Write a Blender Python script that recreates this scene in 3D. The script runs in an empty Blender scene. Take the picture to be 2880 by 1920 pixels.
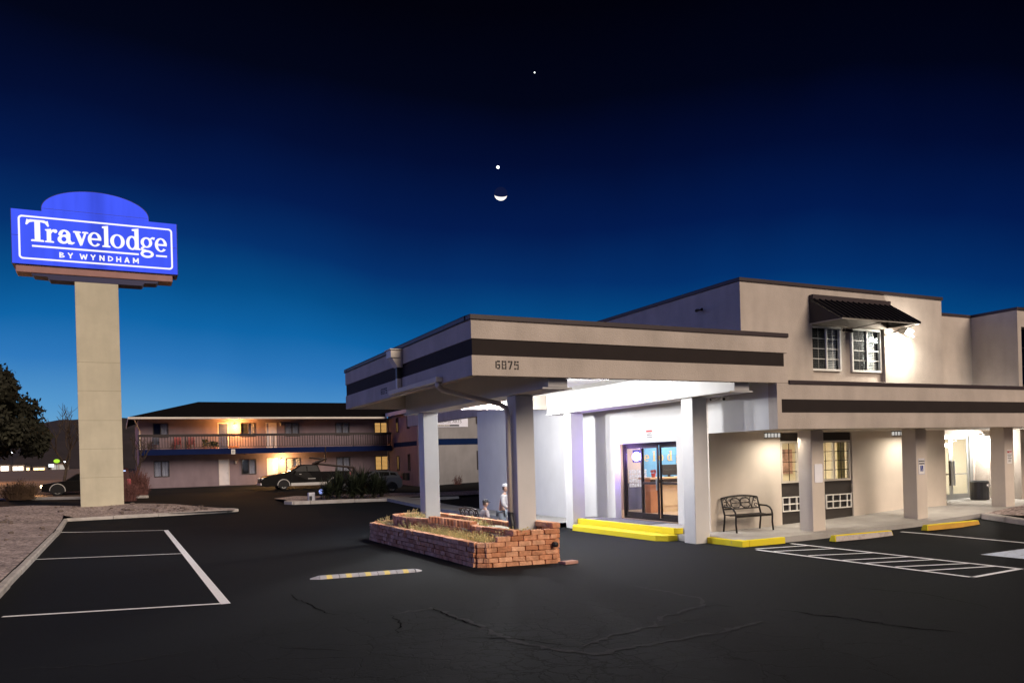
import bpy, bmesh, math, random
from mathutils import Vector, Matrix
random.seed(7)
PI = math.pi
scene = bpy.context.scene
COL = scene.collection
sin, cos = math.sin, math.cos

# ------------------------------------------------------------------ helpers
def interp(x, xs, ys):
    if x <= xs[0]: return ys[0]
    for i in range(1, len(xs)):
        if x <= xs[i]:
            t = (x-xs[i-1])/(xs[i]-xs[i-1]); return ys[i-1]+t*(ys[i]-ys[i-1])
    return ys[-1]

def G(x, y):
    """height of the asphalt"""
    back = interp(y, [33, 41, 58, 66, 90, 400], [0, .25, .55, .85, 1.0, 3.0])*interp(x, [12, 21], [1, .45])
    right = interp(x, [15.5, 20, 24, 28], [0, .1, .25, .35])*interp(y, [9, 13.3], [0, 1])
    return back+right

def WK(x, y):
    """height of the covered walkway"""
    a = interp(x, [13, 16, 20, 24, 27], [.14, .14, .21, .38, .42])
    b = interp(x, [13, 16, 19, 21.2, 25, 27], [.17, .2, .29, .40, .40, .42])
    t = min(1, max(0, (y-14.5)/1.9))
    return a+(b-a)*t

class MB:
    def __init__(self): self.v = []; self.f = []
    def add(self, vs, fs):
        n = len(self.v); self.v += [tuple(p) for p in vs]; self.f += [tuple(i+n for i in f) for f in fs]; return self
    def box(self, x0, x1, y0, y1, z0, z1):
        return self.add([(x0,y0,z0),(x1,y0,z0),(x1,y1,z0),(x0,y1,z0),(x0,y0,z1),(x1,y0,z1),(x1,y1,z1),(x0,y1,z1)],
                 [(0,3,2,1),(4,5,6,7),(0,1,5,4),(1,2,6,5),(2,3,7,6),(3,0,4,7)])
    def obox(self, c, sx, sy, sz, rz=0, rx=0, ry=0):
        M = Matrix.Rotation(rz,3,'Z') @ Matrix.Rotation(ry,3,'Y') @ Matrix.Rotation(rx,3,'X')
        vs = []
        for dz in (-.5,.5):
            for dx,dy in ((-.5,-.5),(.5,-.5),(.5,.5),(-.5,.5)):
                vs.append(Vector(c)+M@Vector((dx*sx,dy*sy,dz*sz)))
        return self.add(vs, [(0,3,2,1),(4,5,6,7),(0,1,5,4),(1,2,6,5),(2,3,7,6),(3,0,4,7)])
    def tube(self, pts, r, n=8, caps=True):
        pts = [Vector(p) for p in pts]
        rs = r if isinstance(r, (list, tuple)) else [r]*len(pts)
        vs = []; fs = []
        up = None
        for i, p in enumerate(pts):
            d = (pts[min(i+1,len(pts)-1)]-pts[max(i-1,0)]).normalized()
            if up is None:
                up = Vector((0,0,1)) if abs(d.z) < .9 else Vector((1,0,0))
            a = d.cross(up)
            if a.length < 1e-4: a = d.cross(Vector((0,1,0)))
            a.normalize(); b = a.cross(d).normalized(); up = b
            for k in range(n):
                t = 2*PI*k/n; vs.append(p+a*(cos(t)*rs[i])+b*(sin(t)*rs[i]))
        for i in range(len(pts)-1):
            for k in range(n):
                k2 = (k+1)%n; fs.append((i*n+k, i*n+k2, (i+1)*n+k2, (i+1)*n+k))
        if caps:
            fs.append(tuple(range(n))[::-1]); fs.append(tuple((len(pts)-1)*n+k for k in range(n)))
        return self.add(vs, fs)
    def ball(self, c, r, n=8, m=6, sx=1, sy=1, sz=1):
        vs = [(c[0],c[1],c[2]-r*sz)]
        for j in range(1, m):
            ph = -PI/2+PI*j/m
            for k in range(n):
                t = 2*PI*k/n; vs.append((c[0]+r*sx*cos(ph)*cos(t), c[1]+r*sy*cos(ph)*sin(t), c[2]+r*sz*sin(ph)))
        vs.append((c[0],c[1],c[2]+r*sz)); fs = []
        for k in range(n): fs.append((0, 1+(k+1)%n, 1+k))
        for j in range(m-2):
            for k in range(n):
                a = 1+j*n+k; b = 1+j*n+(k+1)%n; fs.append((a,b,b+n,a+n))
        L = len(vs)-1
        for k in range(n): fs.append((L, 1+(m-2)*n+k, 1+(m-2)*n+(k+1)%n))
        return self.add(vs, fs)
    def prism(self, poly, ax, a0, a1):
        """poly of 2-D points extruded along axis ax ('x','y','z') from a0 to a1"""
        def P3(p, a):
            return {'x': (a,p[0],p[1]), 'y': (p[0],a,p[1]), 'z': (p[0],p[1],a)}[ax]
        n = len(poly)
        vs = [P3(p,a0) for p in poly]+[P3(p,a1) for p in poly]
        fs = [tuple(range(n))[::-1], tuple(range(n,2*n))]
        for i in range(n): fs.append((i,(i+1)%n,n+(i+1)%n,n+i))
        return self.add(vs, fs)
    def cyl(self, c, r, h, n=16, axis='z', r2=None):
        d = {'x':Vector((1,0,0)),'y':Vector((0,1,0)),'z':Vector((0,0,1))}[axis]
        c = Vector(c); return self.tube([c, c+d*h], [r, r if r2 is None else r2], n)
    def quad(self, a, b, c, d): return self.add([a,b,c,d], [(0,1,2,3)])
    def grid(self, xs, ys, zf):
        n = len(ys); vs = [(x,y,zf(x,y)) for x in xs for y in ys]
        fs = [(i*n+j,(i+1)*n+j,(i+1)*n+j+1,i*n+j+1) for i in range(len(xs)-1) for j in range(n-1)]
        return self.add(vs, fs)

ORG = {}
def finish_mesh(me, bevel=0, smooth=False):
    bm = bmesh.new(); bm.from_mesh(me)
    if bevel:
        bmesh.ops.remove_doubles(bm, verts=bm.verts, dist=1e-5)
        es = [e for e in bm.edges if len(e.link_faces)==2 and e.calc_face_angle(0) > .6]
        try: bmesh.ops.bevel(bm, geom=es, offset=bevel, segments=2, affect='EDGES', profile=.5)
        except Exception: pass
    bmesh.ops.recalc_face_normals(bm, faces=bm.faces)
    if smooth:
        for f in bm.faces: f.smooth = True
    bm.to_mesh(me); bm.free()

def ob(name, mb, mat, parent=None, bevel=0, smooth=False, raw=False):
    o0 = ORG.get(parent.name, Vector()) if parent else Vector()
    me = bpy.data.meshes.new(name)
    me.from_pydata([tuple(Vector(p)-o0) for p in mb.v], [], mb.f)
    if not raw: finish_mesh(me, bevel, smooth)
    me.materials.append(mat)
    o = bpy.data.objects.new(name, me); COL.objects.link(o)
    if parent: o.parent = parent; ORG[o.name] = o0
    return o
def tag(o, label, cat, group=None):
    o['label'] = label; o['category'] = cat
    if group: o['group'] = group
    return o
def thing(name, label, cat, loc=(0,0,0), group=None):
    o = bpy.data.objects.new(name, None); COL.objects.link(o); o.location = loc; o.empty_display_size = .2
    ORG[o.name] = Vector(loc); return tag(o, label, cat, group)
def ob_split(name, mb, mat, parent, **k):
    """one object for each separate piece"""
    P = list(range(len(mb.v)))
    def fd(i):
        while P[i] != i: P[i] = P[P[i]]; i = P[i]
        return i
    for f in mb.f:
        for i in f[1:]: P[fd(i)] = fd(f[0])
    gr = {}
    for f in mb.f: gr.setdefault(fd(f[0]),[]).append(f)
    out = []
    for fs in gr.values():
        ids = sorted({i for f in fs for i in f}); mp = {v: j for j, v in enumerate(ids)}
        q = MB(); q.v = [mb.v[i] for i in ids]; q.f = [tuple(mp[i] for i in f) for f in fs]; out.append(ob(name, q, mat, parent, **k))
    return out
def struct(name, mb, mat, kind='structure', **k):
    o = ob(name, mb, mat, **k); o['kind'] = kind; return o
def clone(root, loc=None, rz=None, label=None, scale=None):
    def rec(o, par):
        c = o.copy(); COL.objects.link(c)
        if par: c.parent = par
        for ch in list(o.children): rec(ch, c)
        return c
    c = rec(root, root.parent)
    if loc is not None: c.location = loc
    if rz is not None: c.rotation_euler = (0,0,rz)
    if scale is not None: c.scale = scale if hasattr(scale,'__len__') else (scale,)*3
    if label: c['label'] = label
    return c
def light(name, kind, loc, energy, color, parent=None, size=.1, rot=None, spread=None, sx=None):
    l = bpy.data.lights.new(name, kind); l.energy = energy; l.color = color
    if kind == 'POINT': l.shadow_soft_size = size
    if kind == 'AREA':
        l.size = size
        if sx: l.shape = 'RECTANGLE'; l.size_y = sx
        if spread: l.spread = spread
    o = bpy.data.objects.new(name, l); COL.objects.link(o)
    if rot: o.rotation_euler = rot
    if parent:
        o.parent = parent; o.location = Vector(loc)-ORG.get(parent.name, Vector())
    else: o.location = loc
    return o

# ------------------------------------------------------------------ materials
def new_mat(name):
    m = bpy.data.materials.new(name); m.use_nodes = True
    nt = m.node_tree; nt.nodes.clear(); return m, nt
def N(nt, t, **k):
    n = nt.nodes.new(t)
    for a, b in k.items(): setattr(n, a, b)
    return n
def sock(n, **k):
    for a, b in k.items(): n.inputs[a.replace('_',' ')].default_value = b
    return n
def mat(name, col, rough=.7, var=.12, scale=3., bump=.0, bscale=80., metal=0., streak=0., spec=.4):
    m, nt = new_mat(name); L = nt.links.new
    out = N(nt,'ShaderNodeOutputMaterial'); bs = N(nt,'ShaderNodeBsdfPrincipled')
    L(bs.outputs[0], out.inputs[0])
    sock(bs, Roughness=rough, Metallic=metal); bs.inputs['Specular IOR Level'].default_value = spec
    tc = N(nt,'ShaderNodeTexCoord')
    no = N(nt,'ShaderNodeTexNoise'); sock(no, Scale=scale, Detail=6., Roughness=.6)
    L(tc.outputs['Object'], no.inputs['Vector'])
    mr = N(nt,'ShaderNodeMapRange'); sock(mr, From_Min=.3, From_Max=.7, To_Min=1-var, To_Max=1+var)
    L(no.outputs[0], mr.inputs[0])
    last = mr.outputs[0]
    if streak:
        mp = N(nt,'ShaderNodeMapping'); mp.inputs['Scale'].default_value = (2.2,2.2,.5)
        L(tc.outputs['Object'], mp.inputs[0])
        n2 = N(nt,'ShaderNodeTexNoise'); sock(n2, Scale=1.2, Detail=5.); L(mp.outputs[0], n2.inputs['Vector'])
        m2 = N(nt,'ShaderNodeMapRange'); sock(m2, From_Min=.35, From_Max=.65, To_Min=1-streak, To_Max=1+streak*.4)
        L(n2.outputs[0], m2.inputs[0])
        mu = N(nt,'ShaderNodeMath', operation='MULTIPLY'); L(last, mu.inputs[0]); L(m2.outputs[0], mu.inputs[1]); last = mu.outputs[0]
    vm = N(nt,'ShaderNodeVectorMath', operation='SCALE'); vm.inputs[0].default_value = col[:3]
    L(last, vm.inputs['Scale']); L(vm.outputs[0], bs.inputs['Base Color'])
    if bump:
        nb = N(nt,'ShaderNodeTexNoise'); sock(nb, Scale=bscale, Detail=3.); L(tc.outputs['Object'], nb.inputs['Vector'])
        b = N(nt,'ShaderNodeBump'); sock(b, Strength=bump, Distance=.02); L(nb.outputs[0], b.inputs['Height']); L(b.outputs[0], bs.inputs['Normal'])
    return m
def emit(name, col, strength):
    m, nt = new_mat(name)
    out = N(nt,'ShaderNodeOutputMaterial'); e = N(nt,'ShaderNodeEmission')
    e.inputs[0].default_value = (*col,1); e.inputs[1].default_value = strength
    nt.links.new(e.outputs[0], out.inputs[0]); return m
def glass(name, tint=(1,1,1), refl=.1, rough=.02):
    m, nt = new_mat(name); L = nt.links.new
    out = N(nt,'ShaderNodeOutputMaterial'); mx = N(nt,'ShaderNodeMixShader')
    t = N(nt,'ShaderNodeBsdfTransparent'); t.inputs[0].default_value = (*tint,1)
    g = N(nt,'ShaderNodeBsdfGlossy'); g.inputs['Roughness'].default_value = rough
    lw = N(nt,'ShaderNodeLayerWeight'); lw.inputs[0].default_value = .5
    fr = N(nt,'ShaderNodeMath', operation='POWER'); L(lw.outputs['Facing'], fr.inputs[0]); fr.inputs[1].default_value = 4.
    mr = N(nt,'ShaderNodeMath', operation='ADD'); mr.inputs[1].default_value = refl; mr.use_clamp = True
    L(fr.outputs[0], mr.inputs[0]); L(mr.outputs[0], mx.inputs[0]); L(t.outputs[0], mx.inputs[1]); L(g.outputs[0], mx.inputs[2]); L(mx.outputs[0], out.inputs[0])
    return m

M = {}
M['stucco'] = mat('stucco', (.46,.40,.345), .9, .11, .9, .6, 45, streak=.08, spec=.2)
M['stucco_white'] = mat('stucco_white', (.57,.56,.545), .9, .05, 1.1, .2, 70, streak=.025, spec=.2)
M['stucco_lit'] = mat('stucco_lit', (.60,.53,.45), .9, .07, 1.1, .25, 70, streak=.03, spec=.2)  # paler copy of the stucco: walkway light put into the colour
M['stripe'] = mat('stripe_brown', (.021,.015,.0135), .8, .1, 2, .2, 70, spec=.2)
M['cap'] = mat('metal_cap', (.040,.028,.030), .42, .1, 2, spec=.25)
M['brownpanel'] = mat('brown_panel', (.030,.024,.020), .7, .1, 3, .1)
M['white_paint'] = mat('white_paint', (.72,.70,.64), .5, .05, 5)
M['cream_metal'] = mat('cream_metal', (.55,.50,.43), .4, .05, 5)
M['bronze'] = mat('bronze_frame', (.035,.028,.025), .35, .1, 4, metal=.5)
M['alu'] = mat('aluminium', (.55,.56,.55), .35, .06, 4, metal=.8)
M['black_metal'] = mat('black_metal', (.022,.018,.016), .4, .15, 6, metal=.4)
M['black_plastic'] = mat('black_plastic', (.02,.02,.021), .45, .1, 6)
M['rubber'] = mat('rubber', (.015,.015,.016), .8, .1, 6)
M['glass'] = glass('window_glass', (.95,.97,.96), .03)
M['dark_glass'] = glass('dark_glass', (.30,.33,.36), .12)
M['concrete'] = mat('concrete', (.36,.345,.32), .9, .16, 1.6, .3, 60, spec=.2)
M['kerbstone'] = mat('kerbstone', (.42,.39,.36), .9, .2, 2.5, .4, 50, spec=.2)

M['room_dark'] = mat('dark_room', (.03,.032,.036), .9, .1, 3)
M['room_warm'] = mat('warm_room', (.70,.63,.50), .8, .08, 2)
M['wood'] = mat('wood', (.42,.19,.09), .5, .25, 2.5)
M['blind'] = mat('blind_slats', (.85,.87,.90), .6, .05, 4)
M['skin'] = mat('skin', (.55,.36,.28), .6, .06, 9)

# painted lines with worn edges and wear
def worn_paint(name, col, under, amount=.5, sc=9.):
    m, nt = new_mat(name); L = nt.links.new
    out = N(nt,'ShaderNodeOutputMaterial'); bs = N(nt,'ShaderNodeBsdfPrincipled'); L(bs.outputs[0], out.inputs[0]); sock(bs, Roughness=.8)
    bs.inputs['Specular IOR Level'].default_value = .2
    tc = N(nt,'ShaderNodeTexCoord'); no = N(nt,'ShaderNodeTexNoise'); sock(no, Scale=sc, Detail=8., Roughness=.75)
    L(tc.outputs['Object'], no.inputs['Vector'])
    mr = N(nt,'ShaderNodeMapRange'); sock(mr, From_Min=amount-.12, From_Max=amount+.06, To_Min=0., To_Max=1.); L(no.outputs[0], mr.inputs[0])
    mx = N(nt,'ShaderNodeMix', data_type='RGBA'); mx.inputs['A'].default_value = (*under,1) if False else (0,0,0,1)
    mx.inputs[6].default_value = (*under,1); mx.inputs[7].default_value = (*col,1)
    L(mr.outputs[0], mx.inputs[0]); L(mx.outputs[2], bs.inputs['Base Color'])
    return m
M['yellow'] = worn_paint('yellow_paint', (.74,.60,.03), (.42,.36,.18), .35, 6.)
M['line'] = worn_paint('white_line_paint', (.88,.88,.90), (.10,.10,.11), .36)
M['stopface'] = worn_paint('worn_concrete_paint', (.50,.44,.40), (.30,.26,.24), .47, 7.)
M['blueline'] = worn_paint('pale_blue_paint', (.62,.70,.82), (.2,.22,.26), .42, 4.)

def asphalt():
    m, nt = new_mat('asphalt'); L = nt.links.new
    out = N(nt,'ShaderNodeOutputMaterial'); bs = N(nt,'ShaderNodeBsdfPrincipled'); L(bs.outputs[0], out.inputs[0])
    bs.inputs['Specular IOR Level'].default_value = .12
    tc = N(nt,'ShaderNodeTexCoord')
    def noise(sc, det=6., rough=.6, vec=None, dist=0.):
        n = N(nt,'ShaderNodeTexNoise'); sock(n, Scale=sc, Detail=det, Roughness=rough, Distortion=dist); L(vec or tc.outputs['Object'], n.inputs['Vector']); return n
    def rng(s, a, b, c, d):
        r = N(nt,'ShaderNodeMapRange'); sock(r, From_Min=a, From_Max=b, To_Min=c, To_Max=d); L(s, r.inputs[0]); return r.outputs[0]
    def mul(a, b):
        x = N(nt,'ShaderNodeMath', operation='MULTIPLY'); L(a, x.inputs[0])
        if isinstance(b,(int,float)): x.inputs[1].default_value = b
        else: L(b, x.inputs[1])
        return x.outputs[0]
    def add(a, b):
        x = N(nt,'ShaderNodeMath', operation='ADD'); L(a, x.inputs[0])
        if isinstance(b,(int,float)): x.inputs[1].default_value = b
        else: L(b, x.inputs[1])
        return x.outputs[0]
    big = rng(noise(.15, 3).outputs[0], .35, .65, .92, 1.08)
    mid = rng(noise(7., 9, .8).outputs[0], .3, .7, .80, 1.22)
    fine = rng(noise(60, 3, .8).outputs[0], .3, .7, .45, 1.6)
    base = mul(mul(mul(big, mid), fine), .0078)
    wn = noise(1.6, 5, .65)
    sv = N(nt,'ShaderNodeVectorMath', operation='SCALE'); sv.inputs['Scale'].default_value = .5; L(wn.outputs['Color'], sv.inputs[0])
    av = N(nt,'ShaderNodeVectorMath', operation='ADD'); L(tc.outputs['Object'], av.inputs[0]); L(sv.outputs[0], av.inputs[1])
    def cracks(sc, w):
        v = N(nt,'ShaderNodeTexVoronoi', feature='DISTANCE_TO_EDGE'); sock(v, Scale=sc); L(av.outputs[0], v.inputs['Vector'])
        return rng(v.outputs['Distance'], 0, w, 1, 0)
    # an older, alligator-cracked patch of paving ahead of the camera
    mpp = N(nt,'ShaderNodeMapping'); mpp.inputs['Location'].default_value = (-4.4,-7.9,0); L(tc.outputs['Object'], mpp.inputs[0])
    ln = N(nt,'ShaderNodeVectorMath', operation='LENGTH'); L(mpp.outputs[0], ln.inputs[0])
    rad = add(ln.outputs['Value'], rng(noise(.9, 5, .7).outputs[0], .3, .7, -1.5, 1.5))
    worn = rng(rad, 1.1, 2.1, 1, 0)
    c_f = mul(cracks(3.4, .045), rng(rad, .6, 3.0, 1, 0))
    c_m = mul(cracks(1.1, .016), rng(rad, 2.5, 5.5, 1, 0))
    v = add(base, mul(mul(worn, fine), .0042))
    ck = N(nt,'ShaderNodeMath', operation='MAXIMUM'); L(c_f, ck.inputs[0]); L(c_m, ck.inputs[1])
    inv = N(nt,'ShaderNodeMath', operation='SUBTRACT'); inv.inputs[0].default_value = 1.; L(mul(ck.outputs[0], .85), inv.inputs[1])
    v = mul(v, inv.outputs[0])
    vm = N(nt,'ShaderNodeVectorMath', operation='SCALE'); vm.inputs[0].default_value = (.85,1.0,1.18); L(v, vm.inputs['Scale'])
    L(vm.outputs[0], bs.inputs['Base Color'])
    bs.inputs['Roughness'].default_value = .92
    h = add(mul(noise(70, 3, .7).outputs[0], .5), mul(ck.outputs[0], -.9))
    b = N(nt,'ShaderNodeBump'); sock(b, Strength=.45, Distance=.012); L(h, b.inputs['Height']); L(b.outputs[0], bs.inputs['Normal'])
    return m
M['asphalt'] = asphalt()

def gravel():
    m, nt = new_mat('gravel'); L = nt.links.new
    out = N(nt,'ShaderNodeOutputMaterial'); bs = N(nt,'ShaderNodeBsdfPrincipled'); L(bs.outputs[0], out.inputs[0]); sock(bs, Roughness=.95)
    tc = N(nt,'ShaderNodeTexCoord')
    v = N(nt,'ShaderNodeTexVoronoi'); sock(v, Scale=14.); L(tc.outputs['Object'], v.inputs['Vector'])
    no = N(nt,'ShaderNodeTexNoise'); sock(no, Scale=.7, Detail=5.); L(tc.outputs['Object'], no.inputs['Vector'])
    cr = N(nt,'ShaderNodeValToRGB'); cr.color_ramp.elements[0].color = (.14,.105,.10,1); cr.color_ramp.elements[1].color = (.52,.42,.38,1)
    sp = N(nt,'ShaderNodeSeparateColor'); L(v.outputs['Color'], sp.inputs[0]); L(sp.outputs[0], cr.inputs[0])
    mr = N(nt,'ShaderNodeMapRange'); sock(mr, From_Min=.3, From_Max=.7, To_Min=.7, To_Max=1.2); L(no.outputs[0], mr.inputs[0])
    vm = N(nt,'ShaderNodeVectorMath', operation='SCALE'); L(cr.outputs[0], vm.inputs[0]); L(mr.outputs[0], vm.inputs['Scale']); L(vm.outputs[0], bs.inputs['Base Color'])
    b = N(nt,'ShaderNodeBump'); sock(b, Strength=.9, Distance=.04); L(v.outputs['Distance'], b.inputs['Height']); b.invert = True; L(b.outputs[0], bs.inputs['Normal'])
    return m
M['gravel'] = gravel()

# ------------------------------------------------------------------ camera
cam = bpy.data.cameras.new('camera'); co = bpy.data.objects.new('camera', cam); COL.objects.link(co)
cam.sensor_width = 36.; cam.lens = 36*2242/2880.; cam.shift_y = (1292.7-960)/2880.; cam.clip_end = 20000
YAW, ROLL = .45857, -.02735
fw = Vector((sin(YAW), cos(YAW), 0)); r = Vector((cos(YAW), -sin(YAW), 0)); u = Vector((0,0,1))
r2 = r*cos(ROLL)+u*sin(ROLL); u2 = u*cos(ROLL)-r*sin(ROLL)
co.matrix_world = Matrix(((r2.x,u2.x,-fw.x,0),(r2.y,u2.y,-fw.y,0),(r2.z,u2.z,-fw.z,2.2),(0,0,0,1)))
scene.camera = co

# ------------------------------------------------------------------ world: dusk sky
def srgb(r_, g_, b_):
    f = lambda c: ((c/255+.055)/1.055)**2.4 if c/255 > .04045 else c/255/12.92
    return (f(r_), f(g_), f(b_), 1)
w = bpy.data.worlds.new("World"); scene.world = w; w.use_nodes = True
nt = w.node_tree; nt.nodes.clear(); L = nt.links.new
out = N(nt,'ShaderNodeOutputWorld'); bg = N(nt,'ShaderNodeBackground'); L(bg.outputs[0], out.inputs[0])
tc = N(nt,'ShaderNodeTexCoord'); sp = N(nt,'ShaderNodeSeparateXYZ'); L(tc.outputs['Generated'], sp.inputs[0])
dz = N(nt,'ShaderNodeMath', operation='MULTIPLY'); L(sp.outputs['Z'], dz.inputs[0]); dz.inputs[1].default_value = 1.5
# faint cloudiness breaking the gradient
nz = N(nt,'ShaderNodeTexNoise'); sock(nz, Scale=2.2, Detail=4.); L(tc.outputs['Generated'], nz.inputs['Vector'])
nzr = N(nt,'ShaderNodeMapRange'); sock(nzr, From_Min=.3, From_Max=.7, To_Min=-.03, To_Max=.03); L(nz.outputs[0], nzr.inputs[0])
# darker towards the right of the sunset
dt = N(nt,'ShaderNodeVectorMath', operation='DOT_PRODUCT'); L(tc.outputs['Generated'], dt.inputs[0]); dt.inputs[1].default_value = tuple((fw-1.6*r).normalized())
fc = N(nt,'ShaderNodeFloatCurve'); mr0 = N(nt,'ShaderNodeMapRange'); sock(mr0, From_Min=-1., From_Max=1., To_Min=0., To_Max=1.); L(dt.outputs['Value'], mr0.inputs[0]); L(mr0.outputs[0], fc.inputs['Value'])
cv = fc.mapping.curves[0]; cv.points[0].location = (0,.55); cv.points[1].location = (1,.04)
for p_ in ((.30,.44),(.42,.30),(.50,.175),(.62,.13),(.765,.10),(.95,.045)): cv.points.new(*p_)
fc.mapping.update()
dr = N(nt,'ShaderNodeMath', operation='SUBTRACT'); L(fc.outputs[0], dr.inputs[0]); dr.inputs[1].default_value = .10
a1 = N(nt,'ShaderNodeMath', operation='ADD'); L(dz.outputs[0], a1.inputs[0]); L(dr.outputs[0], a1.inputs[1])
a2 = N(nt,'ShaderNodeMath', operation='ADD'); L(a1.outputs[0], a2.inputs[0]); L(nzr.outputs[0], a2.inputs[1])
cr = N(nt,'ShaderNodeValToRGB'); L(a2.outputs[0], cr.inputs[0])
el = cr.color_ramp.elements
stops = [(.0,(105,165,208)),(.05,(82,150,205)),(.12,(44,120,188)),(.19,(8,99,166)),(.26,(0,76,136)),(.34,(0,47,107)),(.43,(0,25,78)),(.53,(0,11,50)),(.63,(0,3,22)),(.75,(0,0,9)),(1.,(0,0,3))]
el[0].position = 0; el[0].color = srgb(*stops[0][1]); el[1].position = 1; el[1].color = srgb(*stops[-1][1])
for p_, c_ in stops[1:-1]:
    e = el.new(p_); e.color = srgb(*c_)
sky = N(nt,'ShaderNodeTexSky', sky_type='NISHITA'); sky.sun_disc = False; sky.sun_elevation = math.radians(-4); sky.sun_rotation = math.radians(-20)
sk = N(nt,'ShaderNodeVectorMath', operation='SCALE'); L(sky.outputs[0], sk.inputs[0]); sk.inputs['Scale'].default_value = .02
# low sunset afterglow, added left of the view to light the left-facing walls
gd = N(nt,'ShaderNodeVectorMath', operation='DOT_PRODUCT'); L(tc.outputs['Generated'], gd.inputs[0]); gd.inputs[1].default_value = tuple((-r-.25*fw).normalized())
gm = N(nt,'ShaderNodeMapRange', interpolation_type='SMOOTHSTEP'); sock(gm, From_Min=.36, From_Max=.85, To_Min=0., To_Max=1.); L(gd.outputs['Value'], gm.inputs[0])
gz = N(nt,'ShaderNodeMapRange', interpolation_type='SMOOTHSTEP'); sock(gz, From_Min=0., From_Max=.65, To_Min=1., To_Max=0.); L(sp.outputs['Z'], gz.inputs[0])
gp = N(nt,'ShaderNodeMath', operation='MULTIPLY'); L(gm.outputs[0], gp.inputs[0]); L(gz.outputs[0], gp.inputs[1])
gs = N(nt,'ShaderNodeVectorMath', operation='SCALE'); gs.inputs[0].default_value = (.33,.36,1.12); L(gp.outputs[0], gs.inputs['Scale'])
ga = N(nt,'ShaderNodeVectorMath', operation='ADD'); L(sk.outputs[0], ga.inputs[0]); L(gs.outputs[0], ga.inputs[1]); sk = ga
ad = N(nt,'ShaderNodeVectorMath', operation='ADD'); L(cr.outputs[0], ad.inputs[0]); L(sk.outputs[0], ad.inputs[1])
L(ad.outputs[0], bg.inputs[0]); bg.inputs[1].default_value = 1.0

# town light behind the camera: the one (weak, warm) sun lamp
sl = bpy.data.lights.new('sun','SUN'); sl.energy = 3.3; sl.angle = math.radians(36); sl.color = (1,.82,.68)
so = bpy.data.objects.new('sun', sl); COL.objects.link(so)
so.rotation_euler = Vector((-.28,.82,-.50)).to_track_quat('-Z','Y').to_euler()

# ------------------------------------------------------------------ ground
def frange(a, b, s):
    o = []; x = a
    while x < b-1e-6: o.append(x); x += s
    return o
gx = [-600,-300,-150,-90,-60,-45,-35]+frange(-28,46,.8)+[46,52,60,80,120,200,400,800]
gy = [-200,-80,-40,-20]+frange(-12,96,.8)+[96,110,140,200,300,500,900]
struct('parking_lot', MB().grid(gx, gy, G), M['asphalt'])

def line(mb, a, b, wd, h=.007):
    a = Vector(a); b = Vector(b); d = (b-a); n = max(1,int(d.length/.4)); d.normalize(); s = Vector((-d.y,d.x))*wd/2
    vs = []
    for i in range(n+1):
        p = a+(b-a)*(i/n)
        for q in (p+s, p-s): vs.append((q.x,q.y,G(q.x,q.y)+h))
    mb.add(vs, [(2*i,2*i+1,2*i+3,2*i+2) for i in range(n)])
mk = MB()
line(mk,(1.50,13.62),(1.48,31.46),.15)
line(mk,(-1.66,14.5),(1.43,13.70),.10); line(mk,(-2.0,23.6),(1.41,22.4),.10); line(mk,(-2.0,33.4),(1.41,31.44),.11)
struct('parking_line', mk, M['line'])
mk = MB()
line(mk,(12.98,13.83),(12.9,8.62),.10); line(mk,(14.48,14.28),(14.42,8.82),.10); line(mk,(12.85,8.66),(14.47,8.80),.10)
for a, b in (((13.05,13.95),(14.42,13.70)),((13.03,13.35),(14.42,12.91)),((13.03,12.36),(14.41,11.87)),((12.98,11.43),(14.40,11.01)),((12.97,10.87),(14.40,10.45)),((12.97,10.21),(14.37,9.73)),((12.93,9.61),(14.37,9.23))):
    line(mk, a, b, .085, .011)
line(mk,(18.15,14.1),(18.15,8.5),.10)
struct('access_aisle_line', mk, M['line'])
mk = MB(); mk.grid([15.75,16.2,16.6,17.0,17.4],[9.35,9.7,10.05,10.4], lambda x,y: G(x,y)+.006)
struct('painted_parking_symbol', mk, M['blueline'])

def wander(mb, pts, wd, seed, h=.005, jag=.05):
    rr = random.Random(seed); P_ = []
    for a, b in zip(pts[:-1], pts[1:]):
        a = Vector(a); b = Vector(b); n = max(2,int((b-a).length/.10))
        for i in range(n): p = a.lerp(b,i/n); P_.append(p+Vector((rr.uniform(-jag,jag),rr.uniform(-jag,jag))))
    P_.append(Vector(pts[-1])); vs = []
    for i, p in enumerate(P_):
        d = (P_[min(i+1,len(P_)-1)]-P_[max(i-1,0)]).normalized(); q = Vector((-d.y,d.x))*wd*rr.uniform(.25,1.)*.5*min(1,i/4+.2,(len(P_)-1-i)/4+.2)
        for e in (p+q,p-q): vs.append((e.x,e.y,G(e.x,e.y)+h))
    mb.add(vs, [(2*i,2*i+1,2*i+3,2*i+2) for i in range(len(P_)-1)])
mk = MB()
wander(mk,[(3.5,11.23),(4.21,11.36),(4.25,10.16),(4.25,8.73),(4.47,7.99),(4.74,7.63),(5.69,7.69),(6.45,7.71),(7.53,7.94)],.13,1)
wander(mk,[(4.75,8.0),(5.4,8.3),(6.17,8.48),(6.56,8.86),(7.58,9.19),(7.94,9.77),(7.81,11.45)],.11,2,.006)
wander(mk,[(-.6,8.2),(.1,8.6),(.9,8.4),(1.6,7.6),(1.9,6.8)],.10,3); wander(mk,[(-1.2,10.6),(-.2,10.2),(.8,10.4)],.05,4)
struct('tar_seam', mk, mat('old_sealant',(.023,.024,.027),.9,.35,14,.3,60,spec=.1))
mk = MB()
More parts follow.
